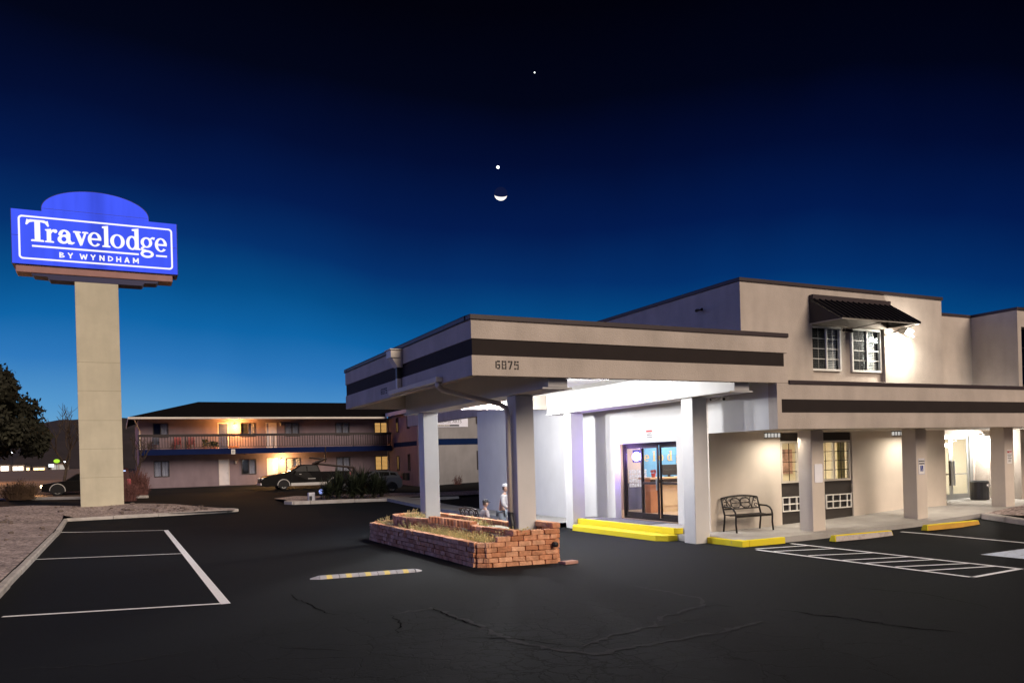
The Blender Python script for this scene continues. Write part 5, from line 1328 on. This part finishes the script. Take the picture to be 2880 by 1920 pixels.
# ------------------------------------------------------------------ vehicles (front towards -X)
HEAD = emit('headlight_lit',(1,.72,.42),14)
def vehicle(name, label, cat, xf, yc, prof, hw, belt, roof_in, paint, wheels, wr, glasses, arch=None, head=None, lit=False, tail=None, trim=None, ztop=None):
    zg = G(xf+2,yc); t = thing(name, label, cat, (xf,yc,zg)); top = max(p[1] for p in prof)
    half = lambda z_: hw-(roof_in*max(0,z_-belt)/(top-belt))-.05*max(0,.45-z_)
    g = MB(); n = len(prof)
    ys = (-1,-.82,.82,1)
    vs = []
    for q in ys:
        for (x,z_) in prof:
            edge = .045 if abs(q) == 1 else 0
            cx = sum(p[0] for p in prof)/n
            vs.append((xf+x+(edge if x < cx else -edge)*(1 if abs(q)==1 else 0), yc+half(z_)*q, zg+z_-(edge*.5 if z_ > belt+.2 else 0)))
    fs = [tuple(range(n))[::-1], tuple(range(3*n,4*n))]
    for j in range(3):
        for i in range(n): fs.append((j*n+i,j*n+(i+1)%n,(j+1)*n+(i+1)%n,(j+1)*n+i))
    g.add(vs, fs); ob('body', g, paint, t, bevel=.018)
    def side(poly, proud):
        m_ = MB()
        for s in (-1,1):
            nn_ = len(poly); m_.add([(xf+x,yc+s*(half(z_)+proud),zg+z_) for x,z_ in poly]+[(xf+x,yc+s*(half(z_)-.03),zg+z_) for x,z_ in poly],
                  [tuple(range(nn_))]+[(i,(i+1)%nn_,nn_+(i+1)%nn_,nn_+i) for i in range(nn_)])
        return m_
    m_ = MB()
    for poly in glasses: e = side(poly, .006); m_.add(e.v, e.f)
    if glasses: ob_split('side_window', m_, CARGLASS, t)
    if ztop:
        (xa,za),(xb,zb) = ztop; m_ = MB(); f = lambda x,z_,s,o: (xf+x-o*.7,yc+s*(half(z_)-.10),zg+z_+o)
        m_.add([f(xa,za,-1,.012),f(xb,zb,-1,.012),f(xb,zb,1,.012),f(xa,za,1,.012)],[(0,1,2,3)]); ob('windscreen', m_, CARGLASS, t)
    for wx in wheels:
        for s in (-1,1):
            c = (xf+wx, yc+s*(hw-.10), zg+wr)
            m_ = MB(); pts = [(wr*.62,-.10),(wr*.9,-.11),(wr,-.06),(wr,.06),(wr*.9,.11),(wr*.62,.10)]; k_n = 22; vs = []
            for k in range(k_n):
                a = 2*PI*k/k_n
                for (r_,o_) in pts: vs.append((c[0]+r_*cos(a),c[1]+o_,c[2]+r_*sin(a)))
            m_.add(vs, [(k*6+i,k*6+(i+1)%6,((k+1)%k_n)*6+(i+1)%6,((k+1)%k_n)*6+i) for k in range(k_n) for i in range(6)])
            wo = ob('wheel', m_, M['rubber'], t, smooth=False)
            m_ = MB(); yy = c[1]+s*.085; m_.tube([(c[0],yy-s*.02,c[2]),(c[0],yy,c[2])],[wr*.2,wr*.18],12)
            for k in range(6):
                a = 2*PI*k/6; m_.obox((c[0]+wr*.36*cos(a),yy-s*.015,c[2]+wr*.36*sin(a)), wr*.5,.03,wr*.17,0,0,-a)
            m_.tube([(c[0]+wr*.6*cos(a),yy-s*.01,c[2]+wr*.6*sin(a)) for a in [2*PI*k/22 for k in range(23)]],wr*.055,5)
            ob('rim', m_, M['alu'], wo)
            m_ = MB(); A = [math.radians(q) for q in range(-8,190,11)]
            o_ = [(xf+wx+wr*1.22*cos(a),zg+wr+wr*1.22*sin(a)) for a in A]; m_.prism(o_+[(xf+wx-wr*1.2,zg+.22),(xf+wx+wr*1.2,zg+.22)],'y',yc+s*(hw-.16) if s>0 else yc-hw-.004, yc+hw+.004 if s>0 else yc-(hw-.16))
            ob('wheel_arch', m_, M['rubber'], t)
            if arch:
                m_ = MB(); m_.tube([(xf+wx+wr*1.24*cos(a),yc+s*(hw+.004),zg+wr+wr*1.24*sin(a)) for a in A],.028,6); ob('arch_trim', m_, arch, t)
    if head:
        x,z_,w_,h_ = head
        for s in (-1,1): ob('headlight', MB().obox((xf+x,yc+s*(hw-.20),zg+z_),w_,.36,h_,0,0,-.12), HEAD if lit else M['alu'], t, bevel=.02)
    if tail:
        x,z_,h_ = tail
        for s in (-1,1): ob('tail_light', MB().obox((xf+x,yc+s*(hw-.12),zg+z_),.14,.22,h_), mat('tail_red',(.30,.06,.07),.25), t, bevel=.02)
    if trim:
        e = side(trim[0], .008); ob_split('lower_trim', e, trim[1], t)
    for s in (-1,1):
        pass
    return t, zg, half, side
CARGLASS = mat('car_glass',(.006,.006,.007),.15,.05,3,spec=.06)
PT = mat('truck_black',(.010,.009,.009),.4,.1,2,spec=.06); SIL = mat('silver_trim',(.60,.58,.56),.5,.05,3)
truck, zg, half, side = vehicle('pickup_truck','black pickup truck with silver lower panels and a lift boom over its cab','pickup truck',8.75,57.6,
    [(.03,.34),(0,.62),(.05,.80),(.35,.96),(.6,1.02),(1.88,1.22),(2.68,1.68),(2.95,1.735),(3.95,1.70),(4.12,1.24),(4.14,1.20),(6.2,1.20),(6.26,.60),(6.2,.40),(4.0,.28),(.3,.27)],
    .88,1.18,.16,PT,[1.52,5.05],.33,[[(2.12,1.24),(2.74,1.62),(3.12,1.66),(3.12,1.24)],[(3.18,1.24),(3.18,1.66),(3.86,1.63),(3.98,1.24)]],SIL,(.16,.80,.24,.16),False,(6.2,.95,.3),
    ([(2.02,.27),(4.62,.27),(4.62,.47),(2.02,.47)],SIL),((1.98,1.27),(2.66,1.655)))
m_ = MB(); m_.box(8.70,8.80,57.6-.86,57.6+.86,zg+.36,zg+.52); ob('bumper', m_, SIL, truck, bevel=.03)
m_ = MB(); m_.box(8.735,8.78,57.6-.5,57.6+.5,zg+.62,zg+.80); ob('radiator_grille', m_, M['black_plastic'], truck)
e = side([(3.20,.72),(3.72,.72),(3.72,.76),(3.20,.76)],.012); e2 = side([(2.6,1.05),(2.75,1.05),(2.75,1.08),(2.6,1.08)],.02); e.add(e2.v,e2.f); ob_split('door_handle', e, SIL, truck)
m_ = MB()
for s in (-1,1): m_.obox((8.75+2.30,57.6+s*1.0,zg+1.26),.10,.18,.14)
ob_split('wing_mirror', m_, PT, truck, bevel=.02)
e = side([(4.14,.30),(4.155,.30),(4.155,1.2),(4.14,1.2)],.003); e3 = side([(2.08,.30),(2.095,.30),(2.095,1.2),(2.08,1.2)],.003); e.add(e3.v,e3.f); ob_split('panel_gap', e, M['rubber'], truck)
m_ = MB(); yb = 57.6
m_.tube([(12.5,yb,zg+1.80),(15.45,yb-.05,zg+1.42)],.085,6); m_.tube([(15.45,yb-.05,zg+1.45),(15.45,yb,zg+.95)],.09,6); m_.tube([(15.0,yb,zg+1.46),(15.4,yb,zg+.98)],.06,6)
m_.tube([(12.45,yb-.3,zg+1.78),(13.25,yb-.2,zg+2.10)],.08,6); m_.tube([(12.75,yb+.2,zg+1.80),(13.45,yb,zg+2.12)],.08,6); m_.tube([(12.2,yb-.35,zg+2.20),(13.5,yb,zg+2.08)],.07,6)
m_.tube([(13.40,yb,zg+1.85),(13.42,yb,zg+2.60)],.06,6); m_.tube([(13.4,yb,zg+2.2),(13.44,yb,zg+2.95)],.04,6); m_.tube([(12.5,yb,zg+1.80),(12.5,yb,zg+1.72)],.07,6)
ob('lift_boom', m_, mat('boom_rust',(.025,.014,.012),.6,.2,5), truck)
PS = mat('hatch_silver',(.19,.195,.20),.4,.06,2,spec=.15)
vehicle('parked_car','silver grey hatchback parked behind the spiky yuccas','car',12.35,49.6,
    [(.02,.30),(0,.55),(.12,.68),(.75,.80),(1.35,.98),(2.05,1.36),(2.5,1.42),(3.2,1.38),(3.62,1.30),(3.80,.95),(3.92,.80),(3.92,.42),(3.8,.28),(.3,.24)],
    .84,.92,.2,PS,[.78,3.18],.31,[[(1.5,.98),(2.1,1.30),(2.35,1.34),(2.35,.98)],[(2.42,.98),(2.42,1.34),(3.05,1.31),(3.05,.98)],[(3.12,1.0),(3.12,1.29),(3.45,1.24),(3.58,1.02)]],None,(.22,.64,.28,.13),False,(3.82,.86,.3),None,((1.38,1.0),(2.02,1.34)))
vehicle('parked_car','dark car with its lit headlamp showing left of the pylon pillar','car',-4.55,60.5,
    [(.02,.32),(0,.62),(.10,.80),(.9,.92),(1.4,.98),(2.1,1.42),(2.5,1.48),(3.4,1.46),(4.1,1.02),(4.5,.98),(4.55,.45),(4.4,.30),(.3,.28)],
    .88,.95,.2,PT,[.95,3.6],.36,[[(1.55,1.0),(2.15,1.36),(3.3,1.38),(3.85,1.02)]],SIL,(.10,.66,.22,.15),True,(4.45,.8,.2),None,((1.42,1.0),(2.06,1.40)))
light('headlight_beam','POINT',(-5.1,60.0,1.25),60,(1,.62,.3),None,.1)
vehicle('parked_van','dark red van whose rear shows right of the pylon pillar','van',-.25,57.0,
    [(.02,.35),(0,.8),(.15,.95),(.8,1.05),(1.5,1.7),(1.9,1.8),(4.3,1.8),(4.5,1.7),(4.62,.9),(4.6,.4),(.3,.3)],
    .9,1.05,.14,mat('van_red',(.05,.016,.016),.4,.1,2,spec=.1),[.95,3.7],.34,[[(1.35,1.1),(1.75,1.6),(2.6,1.66),(2.6,1.1)],[(2.7,1.1),(2.7,1.66),(4.2,1.66),(4.4,1.12)]],None,(.1,.7,.2,.15),False,(4.55,1.0,.35),None,((.85,1.1),(1.45,1.66)))
van = bpy.data.objects['parked_van']; q = ob('light_bar', MB().box(-.25+4.50,-.25+4.56,57-.62,57+.62,G(1.75,57)+1.62,G(1.75,57)+1.69), emit('light_bar_lit',(.5,.62,1),1.4), van)
van.rotation_euler = (0,0,-PI/2)

# ------------------------------------------------------------------ vegetation
def leaf_cloud(mb, rr, centers, n, size, squash=.8):
    for _ in range(n):
        c = rr.choice(centers); v = Vector((rr.gauss(0,1),rr.gauss(0,1),rr.gauss(0,1))).normalized()
        p = Vector(c[:3])+v*c[3]*(rr.random()**.35)*rr.uniform(.75,1.08); p.z = c[2]+(p.z-c[2])*squash
        a = Vector((rr.gauss(0,1),rr.gauss(0,1),rr.gauss(0,1))).normalized(); b = a.cross(v); 
        if b.length < 1e-3: continue
        b.normalize(); s = size*rr.uniform(.6,1.5)
        mb.add([p-a*s, p+b*s*.5, p+a*s, p-b*s*.5],[(0,1,2,3)])
def branch(mb, rr, p, d, ln, r_, depth, ends, spread=.6):
    q = p+d*ln; m_ = (p+q)/2+Vector((rr.uniform(-1,1),rr.uniform(-1,1),rr.uniform(-.3,.3)))*ln*.07
    mb.tube([p,m_,q],[r_,r_*.85,r_*.65],5,False)
    if depth == 0: ends.append(q); return
    for k in range(rr.choice((2,3))):
        nd = (d+Vector((rr.uniform(-1,1),rr.uniform(-1,1),rr.uniform(-.25,.7)))*spread).normalized(); branch(mb, rr, q, nd, ln*rr.uniform(.6,.82), r_*.62, depth-1, ends, spread)
BARK = mat('bark',(.055,.04,.03),.9,.25,6,.4,30)
def tree(name, label, x, y, h, rad, leaves, leafmat, seed, trunk_h=.3, size=.16):
    rr = random.Random(seed); z_ = G(x,y); t = thing(name, label, 'tree', (x,y,z_))
    mb = MB(); ends = []; branch(mb, rr, Vector((x,y,z_-.1)), Vector((.03,0,1)).normalized(), h*trunk_h, .05*h*.55, 4, ends)
    ob('trunk', mb, BARK, t, smooth=True)
    cs = []
    for i in range(46):
        a = rr.uniform(0,2*PI); q = rad*math.sqrt(rr.random())*.85; zz = rr.uniform(-.75,.85)
        k = math.sqrt(max(.1,1-zz*zz)); cs.append((x+q*k*cos(a),y+q*k*sin(a),z_+h*.61+zz*h*.29,rad*rr.uniform(.16,.30)))
    mb = MB(); leaf_cloud(mb, rr, cs, leaves, size); ob('crown', mb, leafmat, t, raw=True)
    return t
LEAF = mat('dark_foliage',(.034,.034,.020),.8,.5,1.2)
tree('broadleaf_tree','dense dark evergreen tree at the left edge beyond the gravel bank',-7.0,51.5,8.2,4.9,46000,LEAF,3,.22,.15)
tree('broadleaf_tree','lower dark tree filling the gap under the big evergreen at the left edge',-9.5,57,6.0,3.4,9000,LEAF,9,.2,.17)
def bare(label, x, y, h, seed, depth=5, spread=.65, m=BARK, name='bare_tree', n=1):
    rr = random.Random(seed); z_ = G(x,y); mb = MB(); e = []
    for i in range(n): branch(mb, rr, Vector((x+rr.uniform(-.1,.1)*n,y,z_-.05)), Vector((rr.uniform(-.2,.2)*n,rr.uniform(-.2,.2)*n,1)).normalized(), h*.3, .022*h, depth, e, spread)
    o = ob(name, mb, m, raw=True); tag(o, label, 'tree' if name == 'bare_tree' else 'shrub'); return o
bare('leafless tree with crooked branches before the left end of the balcony', 1.35, 60.5, 4.2, 4)
bare('leafless tree partly hidden behind the left side of the pylon pillar', -3.3, 62, 6.0, 12)
SHR = mat('dry_shrub',(.16,.10,.06),.9,.4,6); SHR2 = mat('red_shrub',(.12,.05,.045),.9,.4,6)
def shrub(label, x, y, h, w_, n, m, seed):
    rr = random.Random(seed); z_ = G(x,y)+.1; mb = MB()
    for i in range(n):
        a = rr.uniform(0,2*PI); q = rr.random()**.6; hh = h*rr.uniform(.5,1)*(1-.35*q); p2 = Vector((x+w_*q*cos(a),y+w_*q*sin(a)*.7,z_+hh))
        p0 = Vector((x+w_*.6*q*cos(a)+rr.uniform(-.15,.15),y+w_*.45*q*sin(a),z_-.05)); p2 = p2+Vector((rr.uniform(-.15,.15),0,rr.uniform(-.25,.1)*h)); p1 = (p0+p2)/2+Vector((rr.uniform(-.15,.15),0,.12*h)); mb.tube([p0,p1,p2],[.012,.008,.004],3,False)
        for k in range(3): c = p1.lerp(p2,rr.random()); s = .05; mb.add([c,c+Vector((rr.uniform(-s,s),rr.uniform(-s,s),s)),c+Vector((rr.uniform(-s,s),rr.uniform(-s,s),s*.3))],[(0,1,2)])
    return tag(ob('dry_shrub', mb, m, raw=True), label, 'shrub')
shrub('dry grassy shrub lit orange by the headlamp left of the pylon', -5.45, 57.0, 1.35, 1.15, 700, SHR, 5)
shrub('reddish leafless shrub between the pylon pillar and the lodging block', 1.05, 56.5, 1.9, .8, 700, SHR2, 6)
shrub('low brown shrub at the foot of the pillar by the parked van', .3, 50.2, 1.3, .8, 400, SHR2, 7)
shrub('tiny dead bush on the gravel bed below the banner wall', 22.6, 55.0, .8, .35, 60, SHR2, 8)
YUC = mat('yucca_leaf',(.026,.033,.017),.5,.35,3)
def yucca(label, x, y, h, n, seed):
    rr = random.Random(seed); z_ = G(x,y)+.12; t = thing('yucca_plant', label, 'yucca', (x,y,z_), 'yuccas on the gravel island'); mb = MB()
    for i in range(n):
        a = rr.uniform(0,2*PI); el = rr.uniform(-.15,1.45); ln = h*rr.uniform(.55,.95); b = Vector((cos(a)*cos(el),sin(a)*cos(el),sin(el)))
        o_ = Vector((x+rr.uniform(-.14,.14),y+rr.uniform(-.14,.14),z_+h*rr.uniform(.1,.5))); s = b.cross(Vector((0,0,1))); s = s.normalized() if s.length > .01 else Vector((1,0,0)); w_ = .028
        m1 = o_+b*ln*.5; tip = o_+b*ln-Vector((0,0,.18*ln*cos(el)**2)); mb.add([o_-s*w_*.6,o_+s*w_*.6,m1+s*w_,m1-s*w_,tip],[(0,1,2,3),(3,2,4)])
    ob('blades', mb, YUC, t, raw=True)
    ob('stem', MB().tube([(x,y,z_-.1),(x,y,z_+h*.45)],[.12,.10],8), BARK, t)
for i, (x, y, h, n, lb) in enumerate(((9.75,41.6,.95,150,'small yucca at the left end of the gravel island'),(10.45,42.2,1.35,220,'spiky yucca second from the left on the gravel island'),(11.15,41.8,1.2,220,'spiky yucca in the middle of the gravel island'),(11.75,42.3,1.45,240,'tall yucca fourth from the left on the gravel island'),(12.35,41.8,1.15,200,'spiky yucca fifth from the left on the gravel island'),(12.9,42.4,1.0,170,'rightmost yucca on the gravel island'))): yucca(lb, x, y, h*1.05, int(n*1.6), 40+i)
t = thing('utility_box', 'small white electric box with dark panel at the left end of the yuccas', 'utility box', (9.0,42.0,.35)); zb_ = G(9,42)
ob('cabinet', MB().box(8.83,9.17,41.9,42.2,zb_,zb_+.52), mat('box_white',(.6,.6,.63),.5), t, bevel=.03); ob('panel', MB().box(8.86,9.0,41.885,41.9,zb_+.12,zb_+.34), M['black_plastic'], t)
t = thing('garden_light', 'blue white garden spotlight beside the small electric box', 'lamp', (9.5,42.0,.4)); zb_ = G(9.5,42)+.1
ob('post', MB().tube([(9.5,42,zb_),(9.5,42,zb_+.35)],.03,6), M['black_metal'], t); ob('lamp_head', MB().ball((9.5,41.95,zb_+.45),.13,10,8,1,.8,1), emit('spot_blue',(.35,.45,1),1.2), t, smooth=True)

# ------------------------------------------------------------------ lit street far on the left
def shop(label, x, y, w_, h, col, e):
    z_ = G(x,y); t = thing('roadside_shop', label, 'building', (x,y,z_), 'lit shops along the far road')
    ob('wall', MB().box(x-w_/2,x+w_/2,y,y+8,z_-.5,z_+h+.9), mat('shop_wall',(.25,.2,.17),.9), t)
    ob('roof', MB().box(x-w_/2-.3,x+w_/2+.3,y-.6,y+8.2,z_+h+.9,z_+h+1.1), M['room_dark'], t)
    n = max(2,int(w_/3.2)); g = MB()
    for k in range(n): g.box(x-w_/2+.3+k*(w_-.6)/n,x-w_/2+.3+(k+.88)*(w_-.6)/n,y-.03,y-.005,z_+.5,z_+h)
    ob('lit_window', g, emit('shop_lit',col,e), t)
shop('distant shop with a wide white lit front at the far left edge', -42.6, 380, 6.6, 2.4, (1,.86,.7), 3)
shop('distant shop with white lit windows second from the far left edge', -36.6, 380, 4.6, 2.2, (1,.84,.66), 2.6)
shop('small distant shop with orange lit window under the big tree', -33.2, 380, 1.6, 1.5, (1,.55,.22), 6)
shop('distant orange lit row of small shops left of the pylon', -29.2, 380, 4.6, 1.3, (1,.58,.25), 5)
shop('distant pale lit shop just left of the pylon pillar', -22.6, 390, 6.6, 2.4, (1,.9,.8), .5)
t = thing('roadside_sign', 'white lit box sign on the far road left of the pylon', 'sign', (-24.3,370,3)); ob('post', MB().box(-24.4,-24.2,370,370.2,2.5,4.4), M['black_metal'], t); ob('lit_box', MB().box(-25.2,-23.3,369.8,370,4.4,5.6), emit('box_white_lit',(.9,.95,1),1.6), t)
t = thing('traffic_light', 'yellow green glowing signal on a pole beyond the gravel bank', 'traffic light', (-22,365,3)); ob('pole', MB().tube([(-22,365,2.5),(-22,365,6.2)],.12,8), M['black_metal'], t); ob('lit_lens', MB().ball((-22,364.8,6.7),1.1,12,8,1,.5,.7), emit('signal_lit',(.45,.8,.05),1.2), t, smooth=True)
for i, (x, z_, lb) in enumerate(((-36.6,10.3,'street lamp glowing white through the tree crown'),(-19.0,6.3,'low white street lamp nearest the pylon pillar'))):
    t = thing('street_lamp', lb, 'street lamp', (x,360,3), 'street lamps on the far road'); ob('pole', MB().tube([(x,360.3,2.5),(x,360.3,z_)],.1,6), M['black_metal'], t); ob('lamp_head', MB().ball((x,360,z_),.4,10,8,1.3,1,.7), emit('street_lit',(.9,.92,1),5), t)
light('street_glow','POINT',(-12,76,4.2),2600,(1,.52,.22),None,.6)

# ------------------------------------------------------------------ moon and planets
D0 = 9000.
def skypos(px, py):
    d = (r2*((px-1440)/2242.)-u2*((py-1292.7)/2242.)+fw).normalized(); return d*D0+Vector((0,0,2.2))
MOONP = (1408.5,545.)
pm = skypos(*MOONP); rad_m = D0*17.5/2242
def moon_mat():
    m, nt = new_mat('moon_surface'); L = nt.links.new
    out = N(nt,'ShaderNodeOutputMaterial'); e = N(nt,'ShaderNodeEmission'); L(e.outputs[0], out.inputs[0])
    tc = N(nt,'ShaderNodeTexCoord'); dt = N(nt,'ShaderNodeVectorMath', operation='DOT_PRODUCT'); L(tc.outputs['Normal'], dt.inputs[0])
    v = ((-u2)*.93+fw*.62+r2*(-.05)).normalized(); dt.inputs[1].default_value = tuple(v)  # sunlit crescent put into the emission by surface direction
    mr = N(nt,'ShaderNodeMapRange'); sock(mr, From_Min=.16, From_Max=.30, To_Min=0., To_Max=1.); L(dt.outputs['Value'], mr.inputs[0])
    mx = N(nt,'ShaderNodeMix', data_type='RGBA'); mx.inputs[6].default_value = (.005,.009,.045,1); mx.inputs[7].default_value = (1.6,1.5,1.4,1); L(mr.outputs[0], mx.inputs[0]); L(mx.outputs[2], e.inputs[0]); return m
o = bpy.data.objects.new('moon', bpy.data.meshes.new('moon')); COL.objects.link(o)
mb = MB().ball((0,0,0),rad_m,32,20); o.data.from_pydata(mb.v,[],mb.f); o.data.materials.append(moon_mat()); o.location = pm
for p in o.data.polygons: p.use_smooth = True
tag(o, 'crescent moon with a glowing lower rim hanging in the dark blue sky', 'moon')
STAR = emit('star_light',(.95,1,1),3)
for (px, py, q, lb) in ((1400.5,470.5,3.9,'bright planet just above the crescent moon'),(1503.5,204.5,1.7,'small star high in the dark sky')):
    o = ob('planet' if q > 3 else 'star', MB().ball((0,0,0),D0*q/2242,12,8), STAR); o.location = skypos(px,py); tag(o, lb, 'planet' if q > 3 else 'star')

# ------------------------------------------------------------------ render settings
scene.view_settings.view_transform = 'Standard'; scene.view_settings.look = 'None'; scene.view_settings.exposure = 0; scene.view_settings.gamma = 1
scene.cycles.use_denoising = True
try: scene.cycles.denoiser = 'OPENIMAGEDENOISE'
except Exception: pass
scene.cycles.sample_clamp_indirect = 4
scene.cycles.max_bounces = 8
scene.cycles.transparent_max_bounces = 12
bpy.context.view_layer.update()
